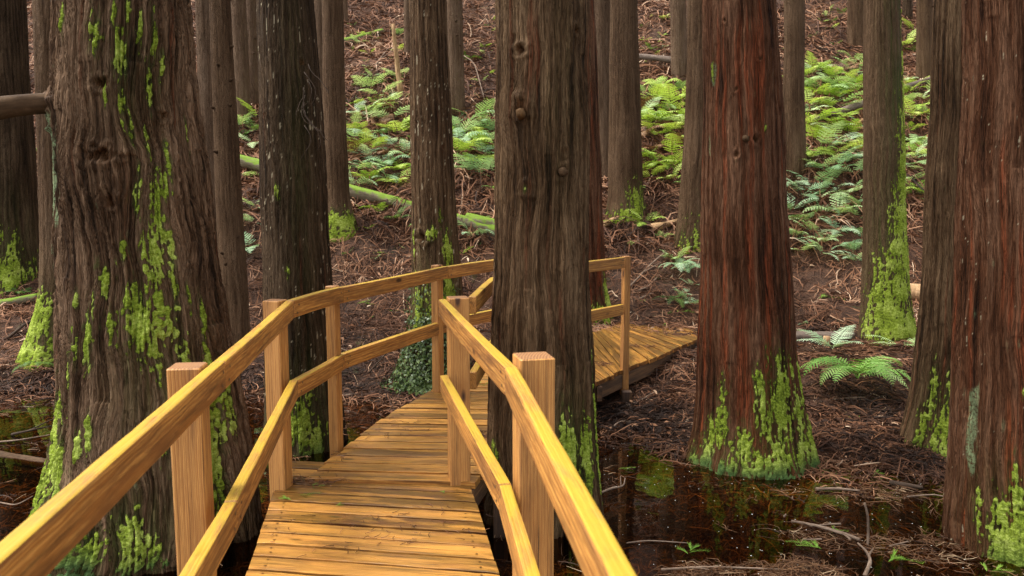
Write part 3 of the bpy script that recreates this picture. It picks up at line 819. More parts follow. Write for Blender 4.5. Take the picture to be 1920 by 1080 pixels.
# loose bark strips peeling off the dark flecked trunk
acc = Acc()
rg = np.random.default_rng(3)
for k in range(9):
    z0_ = at_y(590, 150 + k * 14, 6.1)
    x0_ = np.array([-1.49 - 0.05 * rg.random(), 6.02, z0_[2] + 0.1])
    n = 7
    pts_ = [x0_ + np.array([0.12 * math.sin(s * 2.2 + k) * s + 0.06 * s, -0.05 * s, -0.42 * s * (0.5 + rg.random() * 0.1)]) for s in np.linspace(0, 1, n)]
    v, q, t, b = tube_arrays(np.asarray(pts_) - T2['org'], np.linspace(0.004, 0.002, n), 4)
    acc.add(v, q, t, bc=b)
acc.build('bark_strip', M['stick_dark'], T2['root'])

# ------------------------------------------------------------------ crowns (above the picture; they shade the forest)
def crown_mesh(seed):
    rg = np.random.default_rng(seed)
    acc = Acc()
    n = 26
    for i in range(n):
        z = 8.2 + 8.6 * i / n
        a = i * 2.4 + rg.uniform(-0.3, 0.3)
        L = (2.3 - 1.9 * i / n) * rg.uniform(0.75, 1.15)
        dr = np.array([math.cos(a), math.sin(a), 0.0])
        pts = [np.array([0, 0, z]) + dr * L * s + np.array([0, 0, 0.25 * s - 0.75 * s * s]) for s in np.linspace(0, 1, 5)]
        v, q, t, _ = tube_arrays(pts, np.linspace(0.035, 0.008, 5), 5)
        acc.add(v, q, t, tone=0.0)
        m = 70
        s = rg.uniform(0.2, 1.0, m)
        c = np.array([0, 0, z]) + dr * L * s[:, None] + np.array([0, 0, 1.0]) * (0.25 * s - 0.75 * s * s)[:, None] + rg.normal(0, 0.16, (m, 3))
        d = rg.normal(0, 1, (m, 3)) + dr * 1.2 + np.array([0, 0, -0.6])
        d /= np.linalg.norm(d, axis=1)[:, None]
        w = np.cross(d, rg.normal(0, 1, (m, 3)))
        w /= np.linalg.norm(w, axis=1)[:, None]
        ln = rg.uniform(0.12, 0.30, m)[:, None]
        P = np.stack([c, c + d * ln * 0.5 + w * ln * 0.22, c + d * ln, c + d * ln * 0.5 - w * ln * 0.22], 1)
        acc.add(P.reshape(-1, 3), np.arange(m * 4).reshape(-1, 4), tone=np.repeat(rg.random(m), 4))
    return acc


CM = [crown_mesh(s).build('crown', M['needle'], smooth=False) for s in (1, 2)] if CROWNS else []
for i, (root, hgt, tr) in enumerate(CROWNS):
    src = CM[i % 2]
    o = src if i < 2 else src.copy()
    if i >= 2:
        COL.objects.link(o)
    o.parent = root
    topx = float(np.interp(tr['zb'] + 12, tr['zs'], tr['cx'])) - tr['org'][0]
    o.location = (topx, 0, 0)
    o.rotation_euler = (0, 0, i * 1.7)

# ivy over the foot of the narrow trunk
def ivy():
    rg = np.random.default_rng(5)
    tr = T3
    m = 5200
    zz = tr['zb'] + 1.05 * rg.random(m) ** 1.6 - 0.05
    th = rg.normal(-0.25, 0.85, m)
    keep = rg.random(m) < np.clip(1.25 - (zz - tr['zb']) / 0.9 - 0.25 * np.abs(th) + 0.5 * gn(th * 2, zz * 5, 3), 0, 1)
    zz, th = zz[keep], th[keep]
    m = len(zz)
    R = np.interp(zz, tr['zs'], tr['RC']) + 0.015 + 0.035 * rg.random(m) + 0.12 * np.exp(-(zz - tr['zb']) / 0.10) * rg.random(m)
    cx = np.interp(zz, tr['zs'], tr['cx'])
    nrm = np.stack([np.sin(th), -np.cos(th), 0.35 + 0 * th], -1) + rg.normal(0, 0.45, (m, 3))
    nrm /= np.linalg.norm(nrm, axis=1)[:, None]
    c = np.stack([cx + R * np.sin(th), tr['d'] - R * np.cos(th), zz], -1)
    dn = np.array([0, 0, -1.0]) + rg.normal(0, 0.5, (m, 3))
    d = dn - nrm * (dn * nrm).sum(1)[:, None]
    d /= np.linalg.norm(d, axis=1)[:, None]
    w = np.cross(nrm, d)
    s = rg.uniform(0.010, 0.026, m)[:, None]
    P = np.stack([c, c + w * s * 0.8 + d * s * 0.4, c + d * s * 1.5, c - w * s * 0.8 + d * s * 0.4], 1)
    o = mesh('ivy_plant', P.reshape(-1, 3), [np.arange(m * 4).reshape(-1, 4)], M['ivy'], None, dict(tone=np.repeat(rg.random(m), 4)), False)
    tag(o, 'dark small leaved ivy wrapped round the foot of the narrow flecked trunk', 'ivy')


ivy()

# ------------------------------------------------------------------ boardwalk
def board_arrays(p0, p1, w, h, up=(0, 0, 1), n0=None, n1=None, bev=0.006, rnd=0.5, shade=0.3, nst=10, bow=0.0, seed=0, tilt_top=0.0):
    """board from p0 to p1, w = horizontal thickness, h = height (centred); n0/n1: mitre plane normals."""
    p0, p1 = np.asarray(p0, float), np.asarray(p1, float)
    ax = p1 - p0
    L = np.linalg.norm(ax)
    ax = ax / L
    upv = np.asarray(up, float)
    sd = np.cross(ax, upv)
    sd /= np.linalg.norm(sd)
    upv = np.cross(sd, ax)
    hw, hh = w / 2, h / 2
    ring = []
    for (sx, sy) in ((1, -1), (1, 1), (-1, 1), (-1, -1)):
        cx, cy = sx * (hw - bev), sy * (hh - bev)
        for a in np.linspace(0, 1, 3):
            a0 = {(1, -1): -90, (1, 1): 0, (-1, 1): 90, (-1, -1): 180}[(sx, sy)] + 90 * a
            ring.append((cx + bev * math.cos(rad(a0)), cy + bev * math.sin(rad(a0))))
    # a few points along the flats so that the faces can be uneven
    ring2 = []
    for i in range(len(ring)):
        a, b = np.array(ring[i]), np.array(ring[(i + 1) % len(ring)])
        ring2.append(a)
        if np.linalg.norm(b - a) > bev * 2.5:
            for f in (0.25, 0.5, 0.75):
                ring2.append(a + (b - a) * f)
    ring = np.array(ring2)
    k = len(ring)
    off = np.outer(ring[:, 0], sd) + np.outer(ring[:, 1], upv)
    s0 = np.zeros(k) if n0 is None else -(off @ n0) / (ax @ n0)
    s1 = np.full(k, L) if n1 is None else L - (off @ n1) / (ax @ n1)
    # small end chamfers
    e = min(bev * 0.7, 0.004)
    ts = np.concatenate([[0, e / L], np.linspace(0, 1, nst + 2)[1:-1], [1 - e / L, 1]])
    V, LC = [], []
    for j, t in enumerate(ts):
        sc = 1 - (e / hh if t in (0, 1) else 0)
        al = s0 + (s1 - s0) * t
        wob = 0.0012 * gn(al * 3 + seed, ring[:, 0] * 20 + seed * 1.3, seed) + 0.0008 * gn(al * 14 + seed, ring[:, 1] * 30, seed + 1)
        rn_ = ring / (np.linalg.norm(ring, axis=1)[:, None] + 1e-9)
        rr = ring * sc + rn_ * wob[:, None]
        b = bow * math.sin(math.pi * t)
        V.append(p0 + np.outer(al, ax) + np.outer(rr[:, 0], sd) + np.outer(rr[:, 1] + b, upv))
        LC.append(np.stack([al, ring[:, 0], ring[:, 1]], -1))
    n = len(ts)
    v, lc = np.concatenate(V), np.concatenate(LC)
    idx = np.arange(n * k).reshape(n, k)
    q = np.stack([idx[:-1], np.roll(idx, -1, 1)[:-1], np.roll(idx, -1, 1)[1:], idx[1:]], -1).reshape(-1, 4)[:, ::-1]
    c0, c1 = len(v), len(v) + 1
    v = np.concatenate([v, [V[0].mean(0)], [V[-1].mean(0)]])
    lc = np.concatenate([lc, [[0, 0, 0]], [[L, 0, 0]]])
    t = [(c0, idx[0][i], idx[0][(i + 1) % k]) for i in range(k)] + [(c1, idx[-1][(i + 1) % k], idx[-1][i]) for i in range(k)]
    return v, q, np.array(t), dict(lc=lc, rnd=np.full(len(v), rnd), shade=np.full(len(v), shade))


def flat_shade_edges(o):
    o.data.polygons.foreach_set('use_smooth', np.zeros(len(o.data.polygons), bool))


BW = empty('boardwalk', (0, 0, 0))
tag(BW, 'winding timber boardwalk with amber handrails crossing the swamp', 'boardwalk')


def board(name, p0, p1, w, h, mat, parent=BW, **kw):
    v, q, t, a = board_arrays(p0, p1, w, h, **kw)
    o = mesh(name, v, [q, t], M[mat], parent, a, False)
    return o


def deck_section(left, right, pitch, top, seed, mat='deck', th=0.04, jag=0.012, label=None, bias=0.0):
    """planks laid between two edge polylines"""
    rg = np.random.default_rng(seed)
    left, right = np.array(left, float), np.array(right, float)

    def lengths(P):
        return np.concatenate([[0], np.cumsum(np.linalg.norm(np.diff(P, axis=0), axis=1))])
    mid = (left + right) / 2
    Lm = lengths(mid)
    n = max(1, int(round(Lm[-1] / pitch)))
    g = 0.013
    ev = lambda P, s: np.array([np.interp(s, Lm, P[:, 0]), np.interp(s, Lm, P[:, 1])])
    acc = Acc()
    cuts = np.linspace(0, Lm[-1], n + 1) + np.concatenate([[0], rg.uniform(-0.006, 0.006, n - 1), [0]])
    for i in range(n):
        a, b = cuts[i] + g * rg.uniform(0.3, 0.8), cuts[i + 1] - g * rg.uniform(0.3, 0.8)
        l0, l1, r0, r1 = ev(left, a), ev(left, b), ev(right, a), ev(right, b)
        ex = (r0 - l0) / np.linalg.norm(r0 - l0)
        jl, jr = rg.uniform(-jag, jag), rg.uniform(-jag, jag)
        l0, l1, r0, r1 = l0 - ex * jl, l1 - ex * jl, r0 + ex * jr, r1 + ex * jr
        zt = top + rg.uniform(-0.003, 0.003)
        tw = rg.uniform(-0.003, 0.003)
        cup = rg.uniform(-0.0015, 0.0025)
        nx, ny = 22, 4
        U, W = np.meshgrid(np.linspace(0, 1, nx), np.array([0, 0.05, 0.35, 0.65, 0.95, 1.0]))
        XY = ((1 - U)[..., None] * l0 + U[..., None] * r0) * (1 - W)[..., None] + ((1 - U)[..., None] * l1 + U[..., None] * r1) * W[..., None]
        ez = np.where((W == 0) | (W == 1), -0.0012, 0.0) + np.where((U == 0) | (U == 1), -0.003, 0) + cup * (1 - (2 * W - 1) ** 2) + tw * (U - 0.5) * (W - 0.5) * 2
        ez = ez + 0.0015 * gn(U * 6 + i * 3.3, W * 1.5 + i, seed)
        # worn nicks along the plank edges
        XY = XY + (np.where(W == 0, 1, 0) - np.where(W == 1, 1, 0))[..., None] * (np.abs(gn(U * 14 + i * 7, W * 0, seed + 2)) * 0.006)[..., None] * ((l1 - l0) / np.linalg.norm(l1 - l0))
        topv = np.concatenate([XY, (zt + ez)[..., None]], -1)
        botv = np.concatenate([XY, np.full(U.shape + (1,), zt - th)], -1)
        ln, wd = np.linalg.norm(r0 - l0), np.linalg.norm(l1 - l0)
        lcT = np.stack([U * ln, (W - 0.5) * wd, 0 * U], -1).reshape(-1, 3)
        lcB = np.stack([U * ln, (W - 0.5) * wd, 0 * U - th], -1).reshape(-1, 3)
        m = U.size
        idx = np.arange(m).reshape(U.shape)
        qt = np.stack([idx[:-1, :-1], idx[:-1, 1:], idx[1:, 1:], idx[1:, :-1]], -1).reshape(-1, 4)
        per = np.concatenate([idx[0, :], idx[1:, -1], idx[-1, -2::-1], idx[-2:0:-1, 0]])
        pn = np.roll(per, -1)
        qs = np.stack([per, per + m, pn + m, pn], -1)
        sh = float(np.clip(rg.choice([0.0, 0.12, 0.35, 0.75, 0.95], p=[0.26, 0.24, 0.2, 0.17, 0.13]) + rg.uniform(-0.05, 0.05) + bias, 0, 1))
        rn_ = rg.random()
        for q_ in (0.07, 0.93):
            for w_ in (0.25, 0.75):
                c_ = (l0 * (1 - q_) + r0 * q_) * (1 - w_) + (l1 * (1 - q_) + r1 * q_) * w_ + rg.uniform(-0.006, 0.006, 2)
                an = np.linspace(0, 2 * np.pi, 8, endpoint=False)
                ring_ = np.stack([c_[0] + 0.006 * np.cos(an), c_[1] + 0.006 * np.sin(an), np.full(8, zt + 0.0032)], -1)
                cen = np.array([[c_[0], c_[1], zt + 0.0036]])
                acc.add(np.concatenate([ring_, cen]), None, [(k_, (k_ + 1) % 8, 8) for k_ in range(8)], lc=np.zeros((9, 3)), rnd=0.5, shade=3.0)
        acc.add(np.concatenate([topv.reshape(-1, 3), botv.reshape(-1, 3)]), np.concatenate([qt, qt[:, ::-1] + m, qs]),
                lc=np.concatenate([lcT, lcB]), rnd=rn_, shade=sh)
    o = acc.build('deck', M[mat], BW, False)
    if label:
        o['label'] = label
    # bearers under both edges
    for P, inset in ((left, 1), (right, -1)):
        for i in range(len(P) - 1):
            a, b = P[i], P[i + 1]
            d = (b - a) / np.linalg.norm(b - a)
            nrm = np.array([d[1], -d[0]]) * inset * 0.035
            z = top - th - 0.07 - 0.003
            board('bearer', (a[0] + nrm[0], a[1] + nrm[1], z), (b[0] + nrm[0], b[1] + nrm[1], z), 0.045, 0.135, 'under', rnd=rg.random(), shade=0.6)
    return o


g2 = lambda u, v, z=0.0: at_z(u, v, z)[:2]
# section 1
L1a, L1b = g2(460, 1080), g2(515, 918)
R1a, R1b = g2(938, 1080), g2(878, 897)
dl, dr_ = (L1b - L1a), (R1b - R1a)
ext = lambda a, d, y: a + d * ((y - a[1]) / d[1])
S1L = [ext(L1a, dl, -1.5), ext(L1a, dl, 4.80)]
S1R = [ext(R1a, dr_, -1.8), ext(R1a, dr_, 4.66)]
deck_section(S1L, S1R, 0.136, 0.0, 4, jag=0.004)
# section 2: planks lie square to the view, its edges run diagonally
S2L = [g2(566, 897, 0.022), g2(735, 773, 0.022), g2(803, 734, 0.022), g2(872, 699, 0.022)]
S2R = [g2(892, 905, 0.022)]
for p, w in zip(S2L[1:], (1.08, 1.08, 1.1)):
    S2R.append(p + np.array([w, -0.05]))
S2R[1][0] -= 0.10
deck_section(S2L, S2R, 0.139, 0.022, 8, jag=0.022, bias=0.10)
# section 3: fans to the right
S3L = [S2L[-1] + np.array([0.02, 0.05]), g2(1025, 655), g2(1115, 622), g2(1182, 598)]
S3R = [S2R[-1] + np.array([0.02, -0.02]), g2(1118, 716), g2(1172, 692), g2(1313, 634)]
S3R[-1] = S3R[-1] + (S3R[-1] - S3R[-2]) * 0.22
deck_section(S3L, S3R, 0.15, 0.0, 12, jag=0.03, bias=0.48, label='far deck planks fanning to the right, wet and littered')

RH = 1.056          # rail top
RB = 0.10           # rail depth
RT_ = 0.045         # rail thickness


def rail_line(name, joints, top, lens_mat='rail', seed=0, ends=(None, None), hgt=RB):
    P = [np.array([j[0], j[1], (j[2] if len(j) > 2 else top) - hgt / 2]) for j in joints]
    dirs = [(P[i + 1] - P[i]) / np.linalg.norm(P[i + 1] - P[i]) for i in range(len(P) - 1)]
    rg = np.random.default_rng(seed)
    def heads(a_, e_, L_):
        ac = Acc()
        sd = np.cross(e_, [0, 0, 1.0])
        sd /= np.linalg.norm(sd)
        for q_ in (0.05, L_ - 0.05):
            for hz in (-0.022, 0.022):
                for sg in (-1, 1):
                    c_ = a_ + e_ * (q_ + 0.01 * math.copysign(1, hz)) + sd * sg * (RT_ / 2 + 0.0022) + np.array([0, 0, hz])
                    an_ = np.linspace(0, 2 * np.pi, 8, endpoint=False)
                    rg_ = c_ + 0.0065 * (np.outer(np.cos(an_), e_) + np.outer(np.sin(an_), [0, 0, 1.0]))
                    ac.add(np.concatenate([rg_, [c_ + sd * sg * 0.001]]), None, [((k_, (k_ + 1) % 8, 8) if sg < 0 else ((k_ + 1) % 8, k_, 8)) for k_ in range(8)], bc=np.zeros((9, 3)))
        ac.build('screw_heads', M['steel'], BW, False)

    for i in range(len(dirs)):
        heads(P[i], dirs[i], np.linalg.norm(P[i + 1] - P[i]))
        n0 = None if i == 0 else dirs[i] + dirs[i - 1]
        n1 = None if i == len(dirs) - 1 else dirs[i] + dirs[i + 1]
        gap = 0.0028
        dz_ = np.array([0, 0, rg.uniform(-0.004, 0.004)])
        board(name, P[i] + dirs[i] * gap + dz_, P[i + 1] - dirs[i] * gap + dz_, RT_, hgt, lens_mat, n0=None if n0 is None else n0 / np.linalg.norm(n0), n1=None if n1 is None else n1 / np.linalg.norm(n1),
              rnd=rg.random(), shade=rg.uniform(0.0, 0.22), nst=max(6, int(np.linalg.norm(P[i + 1] - P[i]) / 0.12)), bev=0.007, seed=seed * 10 + i, bow=rg.uniform(-0.004, 0.004))


def post(xy, rz, zb, top=RH, w=0.112, rnd=0.5, shade=0.1, seed=0):
    d = np.array([math.cos(rz), math.sin(rz), 0])
    return board('post', (xy[0], xy[1], zb), (xy[0], xy[1], top), w, w, 'post', up=d, rnd=rnd, shade=shade, bev=0.008, nst=14, seed=seed)


# joints of the left handrail (inner face of the posts)
def lj(u, v, z=RH):
    p = at_z(u, v, z)
    return (p[0], p[1])


LJ = [lj(410, 679), lj(543, 564), lj(638, 539), lj(836, 499)]
d0 = np.array(LJ[0]) - np.array(lj(0, 1037))
d0 /= np.linalg.norm(d0)
p_start = np.array(LJ[0]) - d0 * 3.4
end_dir = np.array(lj(925, 487)) - np.array(LJ[3])
end_dir /= np.linalg.norm(end_dir)
p_end = np.array(LJ[3]) + end_dir * 1.15
LTOP = [tuple(p_start)] + LJ + [tuple(p_end)]
rail_line('top_rail', LTOP, RH, seed=31)
# lower rail of the left side runs under the top rail
LLOW = [(LTOP[0][0], LTOP[0][1]), lj(432, 940, 0.625), lj(551, 712, 0.625), lj(641, 662, 0.625), lj(838, 598, 0.60), lj(925, 573, 0.62)]
d0 = np.array(LLOW[1]) - np.array(LTOP[1])
LLOW[0] = (LTOP[0][0] + d0[0], LTOP[0][1] + d0[1])
LLOW[-1] = (p_end[0] + 0.0, p_end[1] + 0.02)
LLOW = [tuple(p) + ((0.60,) if i >= 4 else (0.625,)) for i, p in enumerate(LLOW)]
rail_line('lower_rail', LLOW, 0.625, seed=33)


def post_by(j, nxt, side, zb=None, along=0.0, **kw):
    """post on the outer side of a rail joint; side +1 = right of travel"""
    d = np.array(nxt[:2]) - np.array(j[:2])
    d /= np.linalg.norm(d)
    n = np.array([d[1], -d[0]]) * side
    xy = np.array(j[:2]) + n * (RT_ / 2 + kw.get('w', 0.112) / 2 + 0.002) + d * along
    if zb is None:
        zb = float(terrain(xy[0], xy[1])) - 0.25
    return post(xy, math.atan2(d[1], d[0]), zb, **kw)


post_by(LTOP[1], LTOP[2], -1, along=-0.10, w=0.108, rnd=0.13, seed=1, top=RH + 0.012)
post_by(LTOP[2], LTOP[3], -1, along=-0.03, w=0.098, rnd=0.37, seed=2, top=RH + 0.006)
post_by(LTOP[3], LTOP[4], -1, along=-0.0, w=0.068, rnd=0.61, seed=3, top=RH + 0.008)
post_by(LTOP[4], LTOP[5], -1, along=-0.04, w=0.072, rnd=0.83, seed=4, top=RH + 0.010)
pe = np.array(p_end)
post_by(tuple(pe - end_dir * 0.08), tuple(pe), -1, rnd=0.2, seed=5)

# right handrail
RJ1 = lj(958, 688)
RJ2 = lj(829, 560)
d0 = np.array(RJ1) - np.array(lj(1168, 1080))
d0 /= np.linalg.norm(d0)
rp = tuple(np.array(RJ1) - d0 * 3.2)
rail_line('top_rail', [rp, RJ1, RJ2], RH, seed=37)
RL = [(rp[0], rp[1]), (RJ1[0], RJ1[1]), lj(832, 703, 0.64)]
RL[0], RL[1] = (rp[0] - 0.02, rp[1]), (RJ1[0] - 0.02, RJ1[1])
rail_line('lower_rail', RL, 0.64, seed=39)
d = np.array(RJ2) - np.array(RJ1)
d /= np.linalg.norm(d)
post_by(RJ1, RJ2, 1, along=0.03, rnd=0.47, seed=6, top=RH + 0.03, w=0.125)
post_by(RJ2, tuple(np.array(RJ2) + d), 1, along=-0.045, rnd=0.71, seed=7, top=RH + 0.012, w=0.115)
# right side of section 2, past the middle trunk, to the last post
RJ2b = np.array(RJ2) + np.array([0.165, 0.06])
RJ3 = (-0.13, 5.55)
RJ4 = (0.30, 6.45)
RJ5 = lj(1168, 482)
rail_line('top_rail', [tuple(RJ2b), RJ3, RJ4, RJ5], RH, seed=41)
rail_line('lower_rail', [tuple(RJ2b + np.array([0.0, 0.0])), RJ3, RJ4, (RJ5[0], RJ5[1])], 0.62, seed=43)
post_by(RJ4, RJ5, 1, rnd=0.9, seed=8)
d5 = np.array(RJ5) - np.array(RJ4)
d5 /= np.linalg.norm(d5)
pxy = np.array(RJ5) + d5 * 0.06
post(pxy, math.atan2(d5[1], d5[0]) - 0.5, float(terrain(*pxy)) - 0.1, rnd=0.33, seed=9, shade=0.35, top=RH + 0.006, w=0.065)
# short piles carrying the deck
for (u, v) in ((1160, 705), (1290, 655), (905, 905), (590, 905)):
    p = g2(u, v)
    zt = -0.18
    zb = min(float(terrain(p[0] + 0.1, p[1] + 0.15)) - 0.2, zt - 0.15)
    board('pile', (p[0] + 0.10, p[1] + 0.17, zb), (p[0] + 0.10, p[1] + 0.17, zt), 0.09, 0.09, 'under', up=(1, 0, 0), rnd=0.5, shade=0.7)

# ------------------------------------------------------------------ forest-floor litter
def strands(P, ang, L, curl, lift, w, tone, name, mat, label, zfun=None, nseg=4, sag=1.0):
    m = len(P)
    rg = np.random.default_rng(m)
    t = np.linspace(0, 1, nseg)
    a = ang[:, None] + curl[:, None] * t[None, :]
    dx = np.cos(a) * (L / (nseg - 1))[:, None]
    dy = np.sin(a) * (L / (nseg - 1))[:, None]
    X = P[:, 0:1] + np.concatenate([np.zeros((m, 1)), np.cumsum(dx, 1)[:, :-1]], 1)
    Y = P[:, 1:2] + np.concatenate([np.zeros((m, 1)), np.cumsum(dy, 1)[:, :-1]], 1)
    Z = (zfun(X, Y) if zfun else P[:, 2:3] + 0 * X) + lift[:, None] * np.sin(np.pi * (0.1 + 0.75 * t))[None, :] + P[:, 3:4]
    C = np.stack([X, Y, Z], -1)
    tan = np.stack([np.cos(a), np.sin(a), np.zeros_like(a)], -1)
    roll = rg.uniform(0.15, 1.2, m)[:, None, None] * np.sign(rg.normal(size=(m, 1, 1)))
    side = np.stack([-np.sin(a), np.cos(a), np.zeros_like(a)], -1)
    wv = side * np.cos(roll) + np.array([0, 0, 1.0]) * np.sin(roll)
    wid = (w[:, None] * np.array([0.8, 1.0, 0.8, 0.35])[None, :nseg])[..., None]
    V = np.stack([C - wv * wid, C + wv * wid], 2)
    idx = np.arange(m * nseg * 2).reshape(m, nseg, 2)
    q = np.stack([idx[:, :-1, 0], idx[:, :-1, 1], idx[:, 1:, 1], idx[:, 1:, 0]], -1).reshape(-1, 4)
    o = mesh(name, V.reshape(-1, 3), [q], M[mat], None, dict(tone=np.repeat(tone, nseg * 2)), True)
    tag(o, label, 'litter', kind='stuff')
    return o


def on_ground(n, rg, ymin=5.6, ymax=30.0, under=False):
    """points over the bank and slope, denser near the walk"""
    k = rg.random(n)
    y = 1 / (1 / ymin + k * (1 / ymax - 1 / ymin))
    x = (rg.random(n) * 2 - 1) * (0.78 * y + 0.8)
    ok = terrain(x, y) > (WZ - 0.03 if not under else -9)
    return x[ok], y[ok]


rg = np.random.default_rng(21)
xc, yc = on_ground(16000, rg, 3.2, under=True)
nc = len(xc)
k = rg.integers(7, 16, nc)
ci = np.repeat(np.arange(nc), k)
m = len(ci)
szc = (0.10 + 0.012 * yc) * rg.uniform(0.6, 1.4, nc)
hc = rg.random(nc) * 6.28
spread = rg.uniform(0.4, 1.6, nc)
x = xc[ci] + rg.normal(0, 0.35, m) * szc[ci]
y = yc[ci] + rg.normal(0, 0.35, m) * szc[ci]
tc = np.clip(0.44 + 0.34 * gn(xc / 1.4, yc / 1.4, 51) + rg.normal(0, 0.14, nc), 0, 1)
wet = sstep(WZ + 0.22, WZ, terrain(x, y))
wet = wet * (terrain(x, y) > WZ - 0.02)
tone = np.clip(tc[ci] + rg.normal(0, 0.12, m) - 0.36 * wet - 0.10 * (y < 9), 0, 0.95)
strands(np.stack([x, y, 0 * x, rg.uniform(0.0, 0.035, m) * (1 - wet * 0.7)], -1), hc[ci] + rg.normal(0, 1, m) * spread[ci], szc[ci] * rg.uniform(0.5, 1.5, m), rg.normal(0, 1.0, m),
        rg.uniform(0.0, 0.06, m), (0.0024 + 0.00030 * y) * rg.uniform(0.6, 1.3, m), tone, 'dead_needle_litter', 'litter', 'reddish brown dead needle sprays covering the bank and slope', terrain)
x, y = on_ground(34000, rg, 3.2, under=True)
m = len(x)
wet = sstep(WZ + 0.22, WZ, terrain(x, y))
tone = np.clip(rg.choice([0.15, 0.45, 0.7, 0.97], m, p=[0.3, 0.38, 0.24, 0.08]) + rg.normal(0, 0.07, m) - 0.2 * wet, 0, 1)
strands(np.stack([x, y, 0 * x, rg.uniform(0.0, 0.02, m)], -1), rg.random(m) * 6.28, (0.10 + 0.014 * y) * rg.uniform(0.4, 1.8, m), rg.normal(0, 0.7, m), rg.uniform(0, 0.04, m),
        (0.0022 + 0.00028 * y) * rg.uniform(0.5, 1.4, m), tone, 'twig_litter', 'litter', 'loose twigs and pale broken stems scattered over the forest floor', terrain)
# bark flakes, cone scales and leaf scraps
x, y = on_ground(9000, rg, 5.6)
m = len(x)
strands(np.stack([x, y, 0 * x, rg.uniform(0.01, 0.04, m)], -1), rg.random(m) * 6.28, rg.uniform(0.03, 0.09, m) * (0.6 + 0.05 * y), rg.normal(0, 0.3, m), rg.uniform(0, 0.02, m), rg.uniform(0.006, 0.016, m) * (0.6 + 0.04 * y),
        np.clip(rg.choice([0.05, 0.4, 0.7, 0.92], m, p=[0.4, 0.3, 0.2, 0.1]) + rg.normal(0, 0.08, m), 0, 1), 'bark_flake_litter', 'litter', 'bark flakes and leaf scraps strewn over the forest floor', terrain)
# the upper slope
n = 9000
yc = rg.uniform(11.5, 28.0, n)
xc = (rg.random(n) * 2 - 1) * (0.72 * yc)
k = rg.integers(5, 11, n)
ci = np.repeat(np.arange(n), k)
m = len(ci)
szc = rg.uniform(0.16, 0.5, n)
hc = rg.random(n) * 6.28
x = xc[ci] + rg.normal(0, 0.4, m) * szc[ci]
y = yc[ci] + rg.normal(0, 0.4, m) * szc[ci]
tone = np.clip((0.48 + 0.3 * gn(xc / 1.2, yc / 1.2, 52) + rg.normal(0, 0.15, n))[ci] + rg.normal(0, 0.12, m), 0, 1)
strands(np.stack([x, y, 0 * x, rg.uniform(0.0, 0.07, m)], -1), hc[ci] + rg.normal(0, 0.9, m), szc[ci] * rg.uniform(0.5, 1.5, m), rg.normal(0, 0.9, m), rg.uniform(0, 0.12, m),
        rg.uniform(0.006, 0.014, m), tone, 'dead_branch_litter', 'litter', 'tangled dead reddish branchlets covering the upper slope', terrain)
# litter afloat, thick on the right and along the banks
n = 22000
x = rg.uniform(-6.5, 6, n)
y = rg.uniform(2.2, 9.0, n)
dens = np.where(x > 0.3, 0.55 * sstep(4.2, 3.0, y) + 0.24 * sstep(1.2, 2.8, x) + 0.05, 0.05) + 0.35 * sstep(0.9, 0.0, np.interp(x, SX, SY) - y)
dens = dens * np.clip(0.65 + 1.4 * gn(x / 0.5, y / 0.5, 77), 0, 1.6)
ok = (rg.random(n) < dens) & (terrain(x, y) < WZ)
x, y = x[ok], y[ok]
k = 7
ci = np.repeat(np.arange(len(x)), k)
m = len(ci)
h0 = rg.random(len(x)) * 6.28
tone = np.clip(rg.beta(2, 2.6, len(x))[ci] + rg.normal(0, 0.12, m), 0, 1)
strands(np.stack([x[ci] + rg.normal(0, 0.035, m), y[ci] + rg.normal(0, 0.035, m), np.full(m, WZ), rg.uniform(-0.004, 0.008, m)], -1), h0[ci] + rg.normal(0, 0.5, m), rg.uniform(0.04, 0.16, m), rg.normal(0, 0.9, m),
        rg.uniform(-0.004, 0.014, m), rg.uniform(0.0010, 0.0026, m), tone, 'floating_litter', 'wetlitter', 'brown needles and twigs floating on the swamp water')

NG = 'heaps of drowned needles at the bottom edge'


def needle_heap(label, u, v, r, hgt, n, seed, stretch=1.5):
    rg = np.random.default_rng(seed)
    c = at_z(u, v, WZ)
    acc = Acc()
    for _ in range(n):
        a, q_ = rg.uniform(0, 6.28), math.sqrt(rg.random())
        p0 = np.array([math.cos(a) * q_ * r * stretch, math.sin(a) * q_ * r, hgt * (1 - q_ * q_) * rg.uniform(0.2, 1.0) - 0.01])
        b = rg.uniform(0, 6.28)
        L = rg.uniform(0.05, 0.15)
        p1 = p0 + np.array([math.cos(b), math.sin(b), rg.uniform(-0.1, 0.35)]) * L * 0.5
        p2 = p1 + np.array([math.cos(b + 0.7), math.sin(b + 0.7), rg.uniform(-0.5, 0.1)]) * L * 0.5
        v_, q, t, _ = tube_arrays([p0, p1, p2], [0.0022, 0.0018, 0.0009], 4)
        acc.add(v_, q, t, tone=float(np.clip(rg.normal(0.52, 0.2), 0.05, 1)))
    o = acc.build('needle_heap', M['wetlitter'])
    o.location = tuple(c)
    tag(o, label, 'heap', NG)


